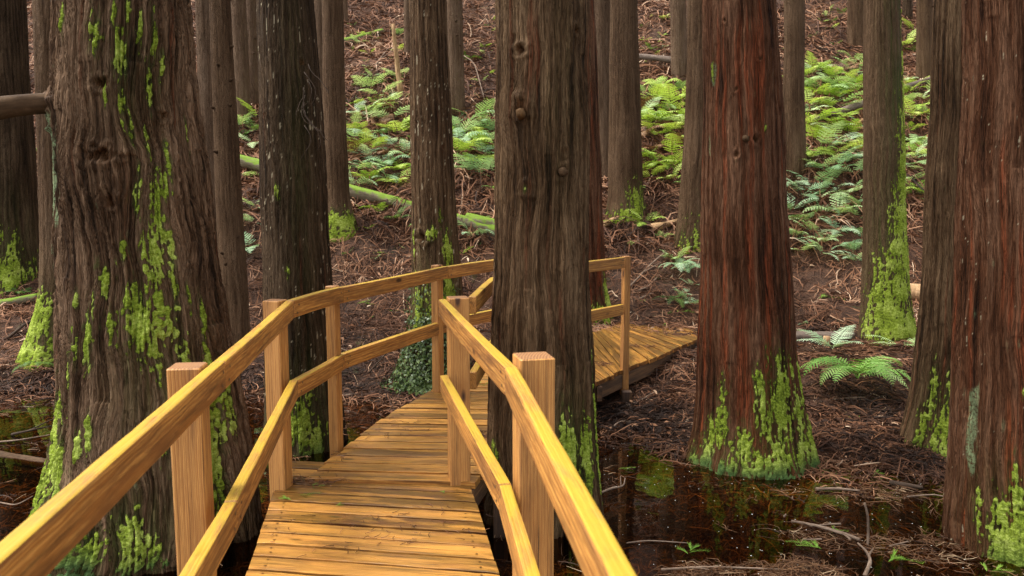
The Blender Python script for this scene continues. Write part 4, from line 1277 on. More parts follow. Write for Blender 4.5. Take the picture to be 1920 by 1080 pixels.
needle_heap('low brown needle heap at the bottom edge right of the handrail end', 1330, 1085, 0.16, 0.05, 420, 1)
needle_heap('fluffy reddish needle heap at the bottom edge left of the pale crooked twig', 1500, 1078, 0.16, 0.07, 480, 2)
needle_heap('sodden needle patch floating between red trunk and upright twig', 1560, 1010, 0.20, 0.02, 260, 3)
needle_heap('sodden needle patch floating in front of the rightmost trunk', 1730, 1030, 0.22, 0.025, 300, 4)
needle_heap('needle patch at the waterline beside the slanting mossy foot', 1640, 925, 0.20, 0.02, 200, 5)
rg = np.random.default_rng(9)
n = 420
px_, py_ = rg.uniform(0.3, 3.6, n), rg.uniform(3.2, 6.4, n)
ok = terrain(px_, py_) < WZ - 0.02
px_, py_ = px_[ok], py_[ok]
sz = rg.uniform(0.0018, 0.0045, len(px_))
an = np.linspace(0, 2 * np.pi, 6, endpoint=False)
V = np.stack([px_[:, None] + sz[:, None] * np.cos(an), py_[:, None] + sz[:, None] * np.sin(an), np.full((len(px_), 6), WZ + 0.002)], -1).reshape(-1, 3)
o = mesh('floating_specks', V, [np.stack([np.arange(len(px_)) * 6 + i for i in (0, 1, 2, 3)], -1), np.stack([np.arange(len(px_)) * 6 + i for i in (0, 3, 4, 5)], -1)], litter_material('pale_specks', [(0.0, (0.4, 0.38, 0.33)), (1.0, (0.7, 0.68, 0.6))]), None, dict(tone=np.repeat(rg.random(len(px_)), 6)), False)
tag(o, 'tiny pale specks floating on the dark water', 'specks', kind='stuff')

# ------------------------------------------------------------------ ferns
def frond_arrays(rg, L, az, rise, droop, dens=15, teeth=5):
    """one frond as triangles"""
    n = dens
    ts = np.linspace(0, 1, n + 5)
    ca, sa = math.cos(az), math.sin(az)
    el0 = rise
    pts = [np.zeros(3)]
    el = el0
    curl = rg.uniform(-0.25, 0.25)
    for i in range(1, len(ts)):
        e = el0 - droop * ts[i] ** 1.3
        a = az + curl * ts[i]
        pts.append(pts[-1] + np.array([math.cos(a) * math.cos(e), math.sin(a) * math.cos(e), math.sin(e)]) * L / (len(ts) - 1))
    pts = np.array(pts)
    tan = np.gradient(pts, axis=0)
    tan /= np.linalg.norm(tan, axis=1)[:, None]
    V, T, C = [], [], []
    cnt = 0

    def tri(a, b, c, tone):
        nonlocal cnt
        V.extend((a, b, c))
        T.append((cnt, cnt + 1, cnt + 2))
        C.extend((tone,) * 3)
        cnt += 3
    tone0 = rg.uniform(0.12, 0.9)
    up0 = np.array([0, 0, 1.0])
    for i in range(len(pts) - 1):
        s = np.cross(tan[i], up0)
        s /= np.linalg.norm(s) + 1e-9
        w = 0.004 * L * 2
        tri(pts[i] - s * w, pts[i] + s * w, pts[i + 1], 0.35)
    for i in range(3, len(pts)):
        t = ts[i]
        u = (t - ts[3]) / (1 - ts[3] + 1e-9)
        pl = L * 0.30 * (min(1.0, 0.55 + u * 1.9)) * (1 - u) ** 0.8 + 0.012 * L
        s = np.cross(tan[i], up0)
        s /= np.linalg.norm(s) + 1e-9
        nr = np.cross(s, tan[i])
        for sd in (-1, 1):
            d = s * sd * 0.9 + tan[i] * 0.42 + nr * rg.uniform(-0.18, 0.05)
            d /= np.linalg.norm(d)
            perp = np.cross(d, nr)
            perp /= np.linalg.norm(perp)
            tone = np.clip(tone0 + rg.uniform(-0.15, 0.15) + 0.15 * u, 0, 1)
            k = teeth
            for j in range(k):
                f0, f1 = j / k, (j + 1) / k
                dr = np.array([0, 0, -0.10 * pl]) * f0 ** 2
                base0 = pts[i] + d * pl * f0 + dr
                base1 = pts[i] + d * pl * (f1 + 0.12) + np.array([0, 0, -0.10 * pl]) * f1 ** 2
                hw = L / n * 0.36 * (1 - f0 * 0.8) * min(1, pl / (L * 0.08))
                for q in (-1, 1):
                    tri(base0, base1, (base0 + base1) * 0.5 + perp * q * hw + d * pl * 0.05, tone)
    return np.array(V), np.array(T), np.array(C)


FG = 'ferns growing on the slope'
FV = []
def fern_mesh(seed, nf, L, rise, droop, dens=11, teeth=4):
    rg = np.random.default_rng(seed)
    acc = Acc()
    for i in range(nf):
        az = i * 6.283 / nf + rg.uniform(-0.35, 0.35)
        v, t, c = frond_arrays(rg, L * rg.uniform(0.7, 1.1), az, rise + rg.uniform(-0.25, 0.25), droop * rg.uniform(0.7, 1.2), dens, teeth)
        acc.add(v, None, t, tone=c)
    return acc


SHAPES = [(1, 6, 0.58, 1.05, 1.45), (2, 5, 0.64, 0.9, 1.3), (3, 7, 0.52, 0.85, 1.2), (4, 4, 0.68, 0.75, 1.1), (5, 6, 0.50, 1.2, 1.9), (6, 4, 0.35, 0.7, 0.8), (7, 5, 0.30, 0.9, 1.2)]
FM = {}
for sh in SHAPES:
    a = fern_mesh(*sh)
    for mk in ('fern_yellow', 'fern_pale', 'fern_blue', 'fern_dark', 'fern_dead'):
        FM[(sh[0], mk)] = None
    FM[sh[0]] = a
_fmesh = {}


def fern_obj(shape, mk, loc, rz, sc):
    key = (shape, mk)
    if key not in _fmesh:
        o = FM[shape].build('fern', M[mk], smooth=False)
        _fmesh[key] = o
    else:
        o = _fmesh[key].copy()
        COL.objects.link(o)
    o.location = loc
    o.rotation_euler = (random.uniform(-0.25, 0.05) - 0.15, random.uniform(-0.12, 0.12), rz)
    o.scale = (sc, sc, sc)
    return o


# (u0, v0, u1, v1, count, scale, palette)
Y_, P_, B_, D_ = 'fern_yellow', 'fern_pale', 'fern_blue', 'fern_dark'
REG = [
    (448, 222, 492, 270, 6, 1.0, (Y_, P_, D_)), (455, 330, 490, 480, 4, 0.8, (B_, P_)),
    (652, 215, 768, 300, 19, 1.05, (P_, Y_, B_)), (652, 290, 768, 350, 15, 1.05, (B_, P_, Y_)), (670, 140, 760, 210, 8, 0.95, (P_, D_, Y_)),
    (660, 395, 765, 435, 5, 0.6, (Y_, D_)), (850, 225, 928, 330, 18, 1.1, (P_, Y_, B_)), (858, 370, 925, 480, 4, 0.7, (Y_, B_, P_)),
    (870, 20, 928, 190, 7, 0.7, (P_, D_, Y_)), (655, 20, 760, 130, 4, 0.6, (P_, D_)),
    (1203, 165, 1290, 240, 14, 1.1, (Y_, Y_, P_)), (1203, 245, 1285, 345, 16, 1.1, (P_, Y_, Y_)), (1200, 40, 1260, 120, 7, 0.65, (P_, Y_, D_)),
    (1130, 380, 1215, 430, 6, 0.75, (Y_, Y_, D_)), (1130, 440, 1260, 480, 3, 0.5, (D_, P_)), (1255, 490, 1312, 575, 5, 0.6, (B_, P_)),
    (1472, 130, 1620, 235, 27, 1.1, (P_, Y_, Y_)), (1472, 235, 1620, 330, 23, 1.08, (P_, B_, Y_)), (1472, 330, 1620, 410, 13, 0.95, (B_, B_, P_)), (1476, 410, 1620, 490, 11, 0.8, (B_, P_)),
    (1520, 20, 1585, 120, 4, 0.7, (Y_, D_)), (1692, 150, 1745, 260, 11, 0.95, (Y_, P_)), (1696, 260, 1740, 370, 10, 0.95, (Y_, D_, P_)), (1700, 60, 1745, 130, 3, 0.8, (D_, Y_)),
    (1490, 560, 1600, 620, 3, 0.5, (D_, B_)), (1560, 40, 1590, 60, 1, 0.7, (Y_,)), (100, 0, 125, 60, 1, 0.6, (P_,)), (0, 520, 60, 560, 3, 0.6, (Y_, D_)),
    (1240, 560, 1310, 600, 2, 0.4, (D_,)), (640, 440, 760, 500, 3, 0.4, (D_, P_)), (655, 60, 765, 215, 9, 0.6, (P_, D_, Y_, P_)), (850, 10, 928, 215, 6, 0.6, (P_, Y_)), (1200, 20, 1290, 130, 5, 0.6, (P_, Y_)), (1515, 10, 1615, 120, 5, 0.7, (P_, Y_, D_)),
]
FERNS = []
rg = np.random.default_rng(77)
for (u0, v0, u1, v1, cnt, sc, pal) in REG:
    done, tries = 0, 0
    while done < cnt and tries < cnt * 12:
        tries += 1
        u, v = rg.uniform(u0, u1), rg.uniform(v0, v1)
        p = hit(u, v, 5.0)
        # do not stand one where a nearer trunk hides it
        if any(t['d'] < p[1] and sil(t, v)[0] - 2 < u < sil(t, v)[1] + 2 and v < 900 for t in TREES):
            continue
        if any(math.hypot(p[0] - t['org'][0], p[1] - t['d']) < t['R0'] + 0.12 for t in TREES):
            continue
        if any((p[0] - q[0]) ** 2 + (p[1] - q[1]) ** 2 < 0.05 for q, *_ in FERNS):
            continue
        mk = pal[int(rg.integers(len(pal)))] if rg.random() > 0.07 else 'fern_dead'
        big = sc > 0.7
        shp = int(rg.choice([1, 2, 3, 4, 5] if big else [1, 5, 6, 7, 6, 7]))
        s = sc * rg.uniform(0.7, 1.25)
        o = fern_obj(shp, mk, (p[0], p[1], p[2] - 0.02), rg.uniform(0, 6.28), s)
        FERNS.append((p, o, mk, u, v, s, shp))
        done += 1

ORD = ['', 'second', 'third', 'fourth', 'fifth', 'sixth', 'seventh', 'eighth', 'ninth', 'tenth', 'eleventh', 'twelfth', 'thirteenth', 'fourteenth', 'fifteenth', 'sixteenth', 'seventeenth', 'eighteenth', 'nineteenth', 'twentieth']
ZONES = [(-50, 320, 'by the mossy trunks at the frame edge'), (320, 540, 'beside the dark flecked trunk'), (540, 712, 'right of the smooth mossy footed trunk'), (712, 800, 'left of the narrow flecked trunk'),
         (800, 960, 'between narrow flecked and middle trunks'), (960, 1216, 'right of the middle trunk'), (1216, 1400, 'left of the red brown trunk'),
         (1400, 1552, 'just right of the red brown trunk'), (1552, 1650, 'just left of the mossy slim trunk'), (1650, 2000, 'right of the mossy slim trunk')]
CW = {Y_: 'yellow green', P_: 'pale green', B_: 'blue green', D_: 'deep green', 'fern_dead': 'withered brown'}
from collections import defaultdict
zs_ = defaultdict(list)
for f in FERNS:
    uu, vv = project(f[0])
    z = next(n for a, b, n in ZONES if a <= uu < b)
    zs_[(z, f[2])].append((vv, f))
for (z, mk), lst in zs_.items():
    lst.sort(key=lambda a: a[0])
    n = len(lst)
    for i, (_, f) in enumerate(lst):
        if n == 1:
            w = 'only %s fern %s' % (CW[mk], z)
        elif i < (n + 1) // 2:
            w = '%s highest %s fern %s' % (ORD[i], CW[mk], z)
        else:
            j = n - 1 - i
            w = '%s lowest %s fern %s' % (ORD[j], CW[mk], z)
        tag(f[1], w.strip(), 'fern', FG)


# undergrowth that carries on behind the trunks
rg = np.random.default_rng(15)
acc = Acc()
cnt = 0
while cnt < 110:
    x_, y_ = rg.uniform(-8, 12), rg.uniform(11.2, 17.5)
    z_ = float(terrain(x_, y_))
    u_, v_ = project((x_, y_, z_))
    seen = 0 < u_ < 1920 and not any(t['d'] < y_ and sil(t, v_)[0] + 6 < u_ < sil(t, v_)[1] - 6 for t in TREES)
    cnt += 1
    if seen or any(math.hypot(x_ - t['org'][0], y_ - t['d']) < t['R0'] + 0.15 for t in TREES):
        continue
    src = FM[int(rg.integers(1, 6))]
    v0 = np.concatenate(src.v)
    a_ = rg.uniform(0, 6.28)
    sc_ = rg.uniform(0.5, 0.75)
    rm_ = np.array([[math.cos(a_), -math.sin(a_), 0], [math.sin(a_), math.cos(a_), 0], [0, 0, 1]])
    acc.add(v0 @ rm_.T * sc_ + np.array([x_, y_, z_]), None, np.concatenate(src.t), tone=np.concatenate(src.a['tone']))
tag(acc.build('undergrowth', M['fern_fresh'], None, False), 'ferny green undergrowth carrying on behind the trunks', 'undergrowth', kind='stuff')

# near ferns with fronds as parts
def near_fern(u, v, label, mk, nf, L, seed, arcs, rise=0.75, droop=1.0, lift=0.0):
    rg = np.random.default_rng(seed)
    p = hit(u, v, 5.0)
    root = empty('fern', (p[0], p[1], p[2] + lift))
    for i in range(nf):
        az = arcs[i] if arcs else i * 6.283 / nf + rg.uniform(-0.3, 0.3)
        vv, t, c = frond_arrays(rg, L * rg.uniform(0.75, 1.1), az, rise + rg.uniform(-0.2, 0.25), droop * rg.uniform(0.8, 1.25), 18, 5)
        mesh('frond', vv, [t], M[mk], root, dict(tone=c), False)
    tag(root, label, 'fern', FG)


near_fern(1606, 742, 'nearest large fern with long arching fronds on the bank between red and mossy trunks', 'fern_fresh', 11, 0.66, 5, [3.3, 2.8, 0.2, -0.3, -1.15, 2.3, 0.8, -2.3, -0.8, -1.6, -2.8], 0.95, 2.25, 0.16)
near_fern(1560, 668, 'lower blue green fern beside the cut log past the red brown trunk', B_, 5, 0.46, 6, [3.0, 2.5, 0.6, -2.8, -1.2], 0.7, 1.1, 0.08)
near_fern(1690, 655, 'short fern spreading in front of the mossy slim trunk foot', P_, 4, 0.45, 7, [3.0, 0.3, -0.6, 2.2], 0.5, 0.8, 0.02)
near_fern(70, 700, 'small drooping fern below the mossy roots at the far left bank', D_, 4, 0.30, 8, [-1.6, -2.2, -0.9, 0.4], 0.5, 1.5, 0.10)
near_fern(1275, 515, 'pale drooping fern on the bank just left of the red brown trunk', B_, 6, 0.40, 9, [-1.8, -0.9, 3.0, 0.0, -2.6, 1.4], 0.7, 1.6, 0.12)
near_fern(1262, 570, 'small fern with hanging fronds at the far end of the boardwalk', D_, 5, 0.30, 10, [-1.2, -2.0, 2.9, 0.2, 1.5], 0.6, 1.5, 0.06)

# ------------------------------------------------------------------ logs and fallen branches
def log(name, label, cat, a, b, r0, r1, mat, sides=16, sag=0.0, rough=0.12, seed=0, n=18, group=None, ends=None, lift=None):
    a, b = np.asarray(a, float), np.asarray(b, float)
    ts = np.linspace(0, 1, n)
    rg = np.random.default_rng(seed)
    side = np.cross(b - a, [0, 0, 1.0])
    side /= np.linalg.norm(side)
    pts = np.array([a + (b - a) * t + np.array([0, 0, -1.0]) * sag * math.sin(math.pi * t) + side * 0.25 * r0 * gn(t * 3.0 + seed, seed * 1.7 + 0.3, seed) for t in ts])
    v, q, t, bc = tube_arrays(pts - a, np.linspace(r0, r1, n), sides, rough, seed)
    o = mesh(name, v, [q, t], M[mat], None, dict(bc=bc), True)
    o.location = a
    tag(o, label, cat, group)
    return o


def H_(u, v, up=0.0):
    p = hit(u, v, 5.0)
    return p + np.array([0, 0, up])


log('fallen_log', 'long fallen mossy log slanting across the slope behind the flecked trunks', 'log', H_(400, 300, 0.12), H_(1010, 470, 0.10), 0.088, 0.118, 'log_moss', 22, 0.0, 0.22, 2, 40)
log('fallen_log', 'short mossy log high on the slope beside the snapped snag', 'log', H_(640, 88, 0.08), H_(718, 66, 0.08), 0.09, 0.07, 'log_moss', 12, 0, 0.15, 3)
log('fallen_log', 'bare grey pole lying across the slope above the bright ferns', 'log', H_(1150, 128, 0.28), H_(1330, 152, 0.28), 0.055, 0.075, 'log_grey', 12, -0.04, 0.10, 4)
log('fallen_log', 'pale bare branch angled through ferns left of the mossy slim trunk', 'log', H_(1525, 238, 0.12), H_(1625, 208, 0.16), 0.045, 0.065, 'log_grey', 12, 0, 0.10, 5)
log('fallen_log', 'pale bare branch among ferns right of the mossy slim trunk', 'log', H_(1690, 175, 0.10), H_(1752, 158, 0.12), 0.05, 0.06, 'log_grey', 12, 0, 0.10, 6)
log('fallen_log', 'cut log end showing orange wood behind the mossy slim trunk foot', 'log', H_(1702, 562, 0.10), H_(1745, 566, 0.10), 0.115, 0.12, 'log_raw', 14, 0, 0.10, 7)
log('fallen_log', 'low dark log lying on the bank right of the red brown trunk', 'log', H_(1490, 640, 0.06), H_(1600, 640, 0.06), 0.06, 0.05, 'log_grey', 12, 0, 0.15, 8)
p = H_(1548, 650)
log('stump', 'short orange cut peg standing by the low dark log', 'stump', p - np.array([0, 0, 0.05]), p + np.array([0.01, 0, 0.12]), 0.045, 0.04, 'log_raw', 12, 0, 0.1, 9, 5)
log('fallen_log', 'mossy dark log stub right of the narrow flecked trunk', 'log', H_(872, 425, 0.10), H_(935, 440, 0.10), 0.11, 0.12, 'log_moss', 14, 0, 0.2, 10)
log('broken_wood', 'splintered orange wood chunk beneath the brown trunk foot', 'wood', H_(1128, 432, 0.06), H_(1163, 416, 0.08), 0.055, 0.03, 'log_raw', 7, 0, 0.4, 11, 8)
log('broken_wood', 'pale splintered wood slab left of the leaning dark trunk', 'wood', H_(1222, 436, 0.06), H_(1275, 424, 0.08), 0.07, 0.04, 'log_raw', 7, 0, 0.4, 12, 8)
log('fallen_log', 'pale mossy branch on the bank at the left frame edge', 'log', H_(-30, 585, 0.05), H_(72, 566, 0.06), 0.07, 0.05, 'log_moss', 12, 0, 0.15, 13)
a_, b_ = H_(752, 178), H_(736, 48)
a_ = a_ - np.array([0, 0, 0.1])
tp = at_y(737, 45, a_[1])
log('snag', 'snapped thin dead snag standing on the upper slope', 'snag', a_, tp, 0.055, 0.035, 'log_raw', 9, 0, 0.3, 14, 12)
w = lambda u, v, dz=0.0: at_z(u, v, WZ + dz)
log('fallen_log', 'sunken rotting log in the water left of the broadest trunk', 'log', w(-60, 845, -0.02), w(92, 872, -0.03), 0.055, 0.04, 'branch', 12, 0, 0.2, 15)

BG2 = 'fallen sticks and branches'


def stick(label, pts, r0, r1, mat='stick', seed=0, forks=(), sides=7):
    pts = np.asarray(pts, float)
    # resample smoothly
    t = np.linspace(0, 1, len(pts))
    tt = np.linspace(0, 1, 16)
    P = np.stack([np.interp(tt, t, pts[:, i]) for i in range(3)], -1)
    kk = np.array([0.25, 0.5, 0.25])
    for _ in range(4):
        P[1:-1] = 0.25 * P[:-2] + 0.5 * P[1:-1] + 0.25 * P[2:]
    acc = Acc()
    v, q, tr, bc = tube_arrays(P - pts[0], np.linspace(r0, r1, 16), sides, 0.25, seed)
    acc.add(v, q, tr, bc=bc)
    rg = np.random.default_rng(seed)
    for (f, ang, ln) in forks:
        i = int(f * 15)
        d = P[min(i + 1, 15)] - P[i - 1]
        d /= np.linalg.norm(d)
        s = np.cross(d, [0, 0, 1.0])
        dd = d * math.cos(ang) + s * math.sin(ang) + np.array([0, 0, 0.25])
        Q = np.array([P[i] + dd * ln * k_ + np.array([0, 0, -0.1 * ln * k_ * k_]) for k_ in np.linspace(0, 1, 6)])
        v, q, tr, bc = tube_arrays(Q - pts[0], np.linspace(r0 * 0.6, r1 * 0.6, 6), 5, 0.2, seed + 1)
        acc.add(v, q, tr, bc=bc)
    o = acc.build('fallen_branch', M[mat])
    o.location = pts[0]
    tag(o, label, 'branch', BG2)
    return o


stick('pale curved stick sweeping up the bank above the far deck', [H_(1165, 555, 0.03), H_(1195, 530, 0.05), H_(1218, 505, 0.06), H_(1248, 478, 0.05)], 0.016, 0.008, 'stick', 1, [(0.5, 0.7, 0.3)])
stick('second pale stick lying lower on the bank behind the last post', [H_(1188, 552, 0.03), H_(1215, 545, 0.05), H_(1238, 520, 0.05)], 0.012, 0.007, 'stick', 2)
stick('short pale stick near the edge of the far deck end', [H_(1190, 568, 0.03), H_(1222, 556, 0.04)], 0.013, 0.009, 'stick', 3)
stick('long thin twig propped over the shoreline left of the red brown trunk', [H_(1135, 822, 0.03), H_(1160, 800, 0.05), H_(1192, 797, 0.03)], 0.009, 0.005, 'stick', 4)
stick('pale upright twig poking out of the water before the rightmost trunk', [w(1626, 1030, -0.02), w(1628, 1000, 0.06) * 1.0, at_y(1627, 965, w(1626, 1030)[1]), at_y(1621, 943, w(1626, 1030)[1])], 0.008, 0.006, 'stick', 5)
stick('forked grey branch floating in the right foreground water', [w(1484, 977, 0.02), w(1530, 985, 0.03), w(1580, 1000, 0.03), w(1612, 1012, 0.02)], 0.008, 0.012, 'stick', 6, [(0.15, 0.6, 0.10), (0.35, -0.5, 0.14), (0.7, 0.8, 0.12)])
stick('pale thin chip stick floating left of the upright twig', [w(1505, 1012, 0.012), w(1541, 1011, 0.012)], 0.006, 0.005, 'stick', 7)
stick('pale stick floating just right of the upright twig', [w(1668, 1024, 0.01), w(1703, 1015, 0.015)], 0.006, 0.004, 'stick', 8, [(0.5, 1.3, 0.06)])
stick('thin yellowish straw lying before the slanting mossy foot', [w(1703, 931, 0.012), w(1750, 927, 0.012), w(1772, 931, 0.010)], 0.006, 0.004, 'stick', 9)
stick('short pale twig bent up in front of the red brown trunk foot', [w(1470, 968, 0.01), at_y(1484, 955, 5.1), at_y(1486, 930, 5.15)], 0.007, 0.004, 'stick', 10)
stick('long brown twig drifting beside the right handrail', [w(1175, 1018, 0.008), w(1215, 1013, 0.010), w(1290, 1018, 0.008)], 0.004, 0.003, 'stick', 11)
stick('pale crooked twig in the water beside the middle trunk foot', [w(1115, 930, 0.01), w(1145, 915, 0.03), w(1170, 912, 0.02), w(1172, 896, 0.03)], 0.009, 0.004, 'stick', 12, [(0.6, -0.7, 0.15)])
stick('pale fallen stick across the water edge right of red brown trunk', [w(1530, 917, 0.012), w(1570, 916, 0.02), w(1612, 920, 0.015)], 0.012, 0.007, 'stick', 13)
stick('stubby brown stick floating below the slanting mossy foot', [w(1668, 905, 0.015), w(1700, 910, 0.02), w(1730, 914, 0.015)], 0.020, 0.014, 'stick_dark', 14)
stick('pale thick crooked twig standing in the bottom right foreground', [w(1622, 1079, 0.0), at_y(1634, 1050, 4.25), at_y(1622, 1030, 4.3), at_y(1608, 1018, 4.35)], 0.012, 0.005, 'stick', 15, [(0.5, 0.9, 0.06)])
stick('long pale stick along the bottom edge of the water', [w(1240, 1068, 0.02), w(1330, 1062, 0.03), w(1475, 1068, 0.02)], 0.007, 0.004, 'stick', 16, [(0.3, 0.6, 0.12)])
stick('dark bent twig on the water left of the broadest trunk', [w(22, 815, 0.01), w(60, 806, 0.05), w(100, 798, 0.03)], 0.012, 0.005, 'stick_dark', 17, [(0.5, -0.5, 0.22)])
stick('pale straight twig on the water at the far left', [w(-20, 830, 0.008), w(30, 826, 0.02), w(95, 815, 0.02)], 0.008, 0.004, 'stick', 18)
stick('brown thin twig afloat at the lower left frame edge', [w(-10, 940, 0.006), w(30, 948, 0.01), w(62, 930, 0.02)], 0.005, 0.003, 'stick', 19)
stick('forked dead twig sticking out of the bank beside the second left post', [H_(692, 702, 0.02), at_y(700, 690, 8.1), at_y(735, 650, 8.2), at_y(752, 628, 8.25)], 0.010, 0.004, 'stick_dark', 20, [(0.3, -0.9, 0.15), (0.6, 0.6, 0.15)])
stick('pale driftwood piece at the waterline beyond the handrail', [H_(640, 745, 0.01), H_(668, 744, 0.03)], 0.016, 0.008, 'stick', 21)
stick('dark branch lying on the left bank beneath the mossy branch', [H_(15, 640, 0.03), H_(40, 622, 0.06), H_(70, 606, 0.06)], 0.020, 0.012, 'stick_dark', 22)
stick('thin vine like twig looping over the mossy log', [H_(610, 372, 0.05), H_(632, 366, 0.12), H_(652, 372, 0.10)], 0.008, 0.004, 'stick', 23)
stick('pale leaning stick near the left pole like trunks', [H_(455, 215, 0.02), at_y(462, 195, 15.4), at_y(474, 222, 15.3)], 0.02, 0.012, 'stick', 24)
stick('fallen dead branch across the upper slope right of the snag', [H_(690, 150, 0.05), H_(712, 120, 0.10), H_(730, 95, 0.08)], 0.022, 0.012, 'stick', 25, [(0.5, 0.6, 0.5)])
stick('drooping thin vine on the slope left of the middle trunk', [H_(866, 125, 0.25), H_(890, 150, 0.35), H_(908, 200, 0.15)], 0.012, 0.008, 'stick', 26)
stick('dead red brown branch on the slope right of the red brown trunk', [H_(1500, 110, 0.05), H_(1540, 106, 0.20), H_(1580, 112, 0.06)], 0.018, 0.010, 'stick_dark', 27, [(0.4, 0.7, 0.5)])
stick('bare stick on the mud flat before the cut peg', [H_(1530, 760, 0.02), H_(1580, 752, 0.03), H_(1640, 756, 0.02)], 0.009, 0.005, 'stick', 28, [(0.5, 0.6, 0.2)])
stick('curved dead twig on mud between the last post and red trunk', [H_(1195, 760, 0.02), H_(1225, 745, 0.05), H_(1262, 735, 0.03)], 0.009, 0.005, 'stick', 29, [(0.6, -0.7, 0.2)])

# ------------------------------------------------------------------ green sprigs
def sprig_mesh(seed):
    rg = np.random.default_rng(seed)
    acc = Acc()
    def needle(a, b, w, tone):
        d = b - a
        s = np.cross(d, [0.1, 0.2, 1.0])
        s = s / (np.linalg.norm(s) + 1e-9) * w
        acc.add([a - s, a + s, b], None, [(0, 1, 2)], tone=tone)
    for k in range(4):
        az = rg.normal(0, 0.55)
        L = rg.uniform(0.06, 0.12)
        el = rg.uniform(0.0, 0.35)
        o = np.array([0.02 * k, 0, 0.004])
        d = np.array([math.cos(az) * math.cos(el), math.sin(az) * math.cos(el), math.sin(el)])
        needle(o, o + d * L, 0.0015, 0.3)
        for j in range(22):
            t = (j + 1) / 22
            pz = o + d * L * t + np.array([0, 0, -0.02 * t * t])
            sd = 1 if j % 2 else -1
            pv = np.array([-d[1], d[0], 0]) * sd
            dd = d * 0.85 + pv * 0.5 + np.array([0, 0, rg.uniform(0.0, 0.5)])
            needle(pz, pz + dd * rg.uniform(0.016, 0.028), 0.0018, rg.uniform(0.2, 0.9))
    return acc


SPR = [None] * 3
SPA = [sprig_mesh(s) for s in (1, 2, 3)]
SG = 'fresh green sprigs dropped on deck, water and soil'


def sprig(i, loc, rz, sc, label):
    if SPR[i] is None:
        o = SPR[i] = SPA[i].build('conifer_sprig', M['sprig'], smooth=False)
    else:
        o = SPR[i].copy()
        COL.objects.link(o)
    o.location = loc
    o.rotation_euler = (0, 0, rz)
    o.scale = (sc * 0.62,) * 3
    tag(o, label, 'sprig', SG)


DK = lambda u, v, z=0.004: at_z(u, v, z)
for i, (loc, rz, sc, lb) in enumerate([
    (DK(560, 930), 0.3, 1.1, 'green sprig at the foot of the second left post on the deck'),
    (DK(545, 938), 2.6, 1.0, 'flat green sprig lying against the second left post base'),
    (DK(585, 912), -0.2, 0.9, 'green sprig beside the brown needle clump on the near deck'),
    (DK(630, 950), 1.2, 0.6, 'small lone v shaped sprig on the middle of the near deck'),
    (DK(833, 925), 1.9, 0.5, 'tiny sprig before the right post on the near deck'),
    (DK(895, 722, 0.026), 0.1, 1.6, 'bright green tuft on the deck beside the middle trunk'),
    (DK(880, 718, 0.026), 2.0, 1.2, 'smaller green tuft left of the tuft by the middle trunk'),
    (DK(1240, 612), 0.4, 1.8, 'yellowish sprig on the far deck end'),
    (DK(1218, 605), 2.8, 1.4, 'green sprig on the far deck near its left edge'),
    (w(1540, 1030, 0.01), 2.4, 1.9, 'bright green sprig floating left of the upright twig'),
    (w(1665, 1055, 0.01), 0.3, 2.0, 'bright green needle fan floating right of the pale crooked twig'),
    (w(1290, 1040, 0.01), 1.1, 1.7, 'green needle tuft floating at the bottom centre right'),
    (w(1160, 880, 0.01), 0.2, 1.3, 'pale green sprig floating right of the middle trunk foot'),
    (w(1560, 1000, 0.012), 0.6, 1.2, 'green sprig caught under the forked grey branch'),
    (w(1850, 1072, 0.01), 0.2, 1.6, 'green sprig at the foot of the rightmost trunk'),
    (w(1640, 890, 0.01), 0.8, 1.2, 'green tuft in shallows before the slanting mossy foot'),
    (H_(668, 575, 0.03), 0.1, 3.0, 'green spray on brown litter right of the second handrail post'),
    (H_(740, 590, 0.03), 1.4, 2.2, 'green tuft on brown litter left of the ivy foot'),
    (H_(700, 600, 0.03), 2.4, 1.8, 'faint green tuft on the litter between two handrails'),
    (H_(1535, 565, 0.03), 0.4, 3.6, 'green grassy spray on grey mud right of the red trunk'),
    (H_(1270, 590, 0.03), 0.1, 2.4, 'green spray on mud behind the far deck end'),
    (H_(1210, 570, 0.03), 2.1, 2.2, 'pale green spray beside the pale sticks on the bank'),
    (H_(1590, 790, 0.02), 0.9, 1.8, 'green spray on the mud flat below the nearest large fern'),
    (H_(700, 480, 0.03), 0.5, 2.2, 'green spray on litter below the long mossy log'),
]):
    sprig(i % 3, tuple(loc), rz, sc, lb)

# brown needle clumps lying on the deck
def deck_clump(label, c, r, n, seed, stretch=1.0):
    rg = np.random.default_rng(seed)
    acc = Acc()
    for _ in range(n):
        a = rg.uniform(0, 6.28)
        rr = r * math.sqrt(rg.random())
        p0 = np.array([math.cos(a) * rr * stretch, math.sin(a) * rr, rg.uniform(0.003, 0.012)])
        b = rg.uniform(0, 6.28)
        L = rg.uniform(0.03, 0.09)
        p1 = p0 + np.array([math.cos(b), math.sin(b), rg.uniform(-0.05, 0.3)]) * L * 0.5
        p2 = p1 + np.array([math.cos(b + 0.5), math.sin(b + 0.5), rg.uniform(-0.2, 0.1)]) * L * 0.5
        p1[2], p2[2] = max(p1[2], 0.004), max(p2[2], 0.004)
        v, q, t, _ = tube_arrays([p0, p1, p2], [0.0018, 0.0015, 0.0008], 4)
        acc.add(v, q, t, tone=rg.uniform(0.05, 0.75))
    o = acc.build('needle_clump', M['litter'])
    o.location = tuple(c)
    tag(o, label, 'clump', 'brown needle clumps on the deck')


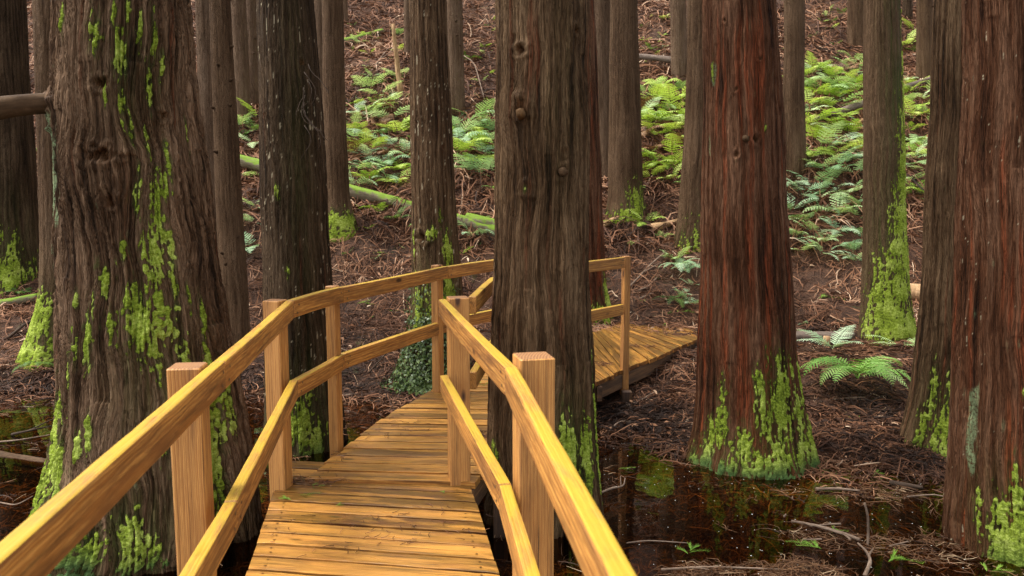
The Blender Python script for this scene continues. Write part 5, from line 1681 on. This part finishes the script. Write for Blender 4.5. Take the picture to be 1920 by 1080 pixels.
deck_clump('brown needle clump by the step behind the second left post', DK(600, 902), 0.07, 90, 1, 2.4)
deck_clump('dark twig clump on the deck against the middle trunk', DK(897, 818, 0.024), 0.07, 80, 2, 1.2)
deck_clump('brown needle scatter on the far deck beside the last post', DK(1200, 650), 0.10, 50, 3, 1.8)
deck_clump('brown needle scatter on the far deck close to the middle trunk', DK(1128, 683), 0.08, 50, 4, 1.2)
rg = np.random.default_rng(24)
acc = Acc()
for u_, v_, r_, n_, z_ in ((800, 985, 0.26, 34, 0.004), (610, 1000, 0.26, 34, 0.004), (720, 800, 0.30, 46, 0.026), (1235, 618, 0.30, 50, 0.006), (640, 856, 0.06, 8, 0.026)):
    c = DK(u_, v_, z_)
    for _ in range(n_):
        a, q_, b = rg.uniform(0, 6.28), math.sqrt(rg.random()) * r_, rg.uniform(0, 6.28)
        p0 = c + np.array([math.cos(a) * q_ * 1.3, math.sin(a) * q_, 0.004])
        L = rg.uniform(0.02, 0.08)
        p1 = p0 + np.array([math.cos(b), math.sin(b), 0.02]) * L * 0.5
        p2 = p1 + np.array([math.cos(b + 0.5), math.sin(b + 0.5), -0.02]) * L * 0.5
        v, q, t, _ = tube_arrays([p0, p1, p2], [0.0018, 0.0015, 0.0008], 4)
        acc.add(v, q, t, tone=rg.uniform(0.05, 0.75))
tag(acc.build('fallen_needles', M['litter']), 'sparse brown needles fallen on the deck planks', 'needles', kind='stuff')

# ------------------------------------------------------------------ light, sky, camera
SUN_EL, SUN_AZ = 62.0, 275.0     # degrees; azimuth clockwise from +Y (from the left)
wd = bpy.data.worlds.new('World')
SC.world = wd
wd.use_nodes = True
nt = wd.node_tree
nt.nodes.clear()
sky = nt.nodes.new('ShaderNodeTexSky')
sky.sky_type = 'NISHITA'
sky.sun_disc = False
sky.sun_elevation = rad(SUN_EL)
sky.sun_rotation = rad(SUN_AZ)
sky.dust_density = 4.0
sky.ozone_density = 1.0
hs = nt.nodes.new('ShaderNodeHueSaturation')
hs.inputs['Saturation'].default_value = 0.14      # overcast: a nearly grey sky
bgd = nt.nodes.new('ShaderNodeBackground')
bgd.inputs['Strength'].default_value = 0.145
wo = nt.nodes.new('ShaderNodeOutputWorld')
nt.links.new(sky.outputs[0], hs.inputs['Color'])
nt.links.new(hs.outputs[0], bgd.inputs['Color'])
nt.links.new(bgd.outputs[0], wo.inputs['Surface'])

sl = bpy.data.lights.new('sun', 'SUN')
sl.energy = 1.5
sl.angle = rad(18)
sl.color = (1.0, 0.95, 0.86)
so = bpy.data.objects.new('sun', sl)
COL.objects.link(so)
dv = Vector((math.sin(rad(SUN_AZ)) * math.cos(rad(SUN_EL)), math.cos(rad(SUN_AZ)) * math.cos(rad(SUN_EL)), math.sin(rad(SUN_EL))))
so.rotation_euler = dv.to_track_quat('Z', 'Y').to_euler()

cd = bpy.data.cameras.new('camera')
cd.sensor_width = 36.0
cd.lens = F / 1920 * 36.0
cd.clip_start = 0.05
cd.clip_end = 600
cd.dof.use_dof = True
cd.dof.focus_distance = 5.2
cd.dof.aperture_fstop = 5.0
co = bpy.data.objects.new('camera', cd)
COL.objects.link(co)
co.location = (0, 0, H)
co.rotation_euler = (math.pi / 2 - PITCH, 0, 0)
SC.camera = co

SC.view_settings.view_transform = 'Standard'
SC.view_settings.look = 'None'
SC.view_settings.gamma = 1.0
SC.view_settings.exposure = 1.46
SC.cycles.use_denoising = True
SC.cycles.denoising_prefilter = 'NONE'
SC.cycles.max_bounces = 6
SC.cycles.transparent_max_bounces = 8
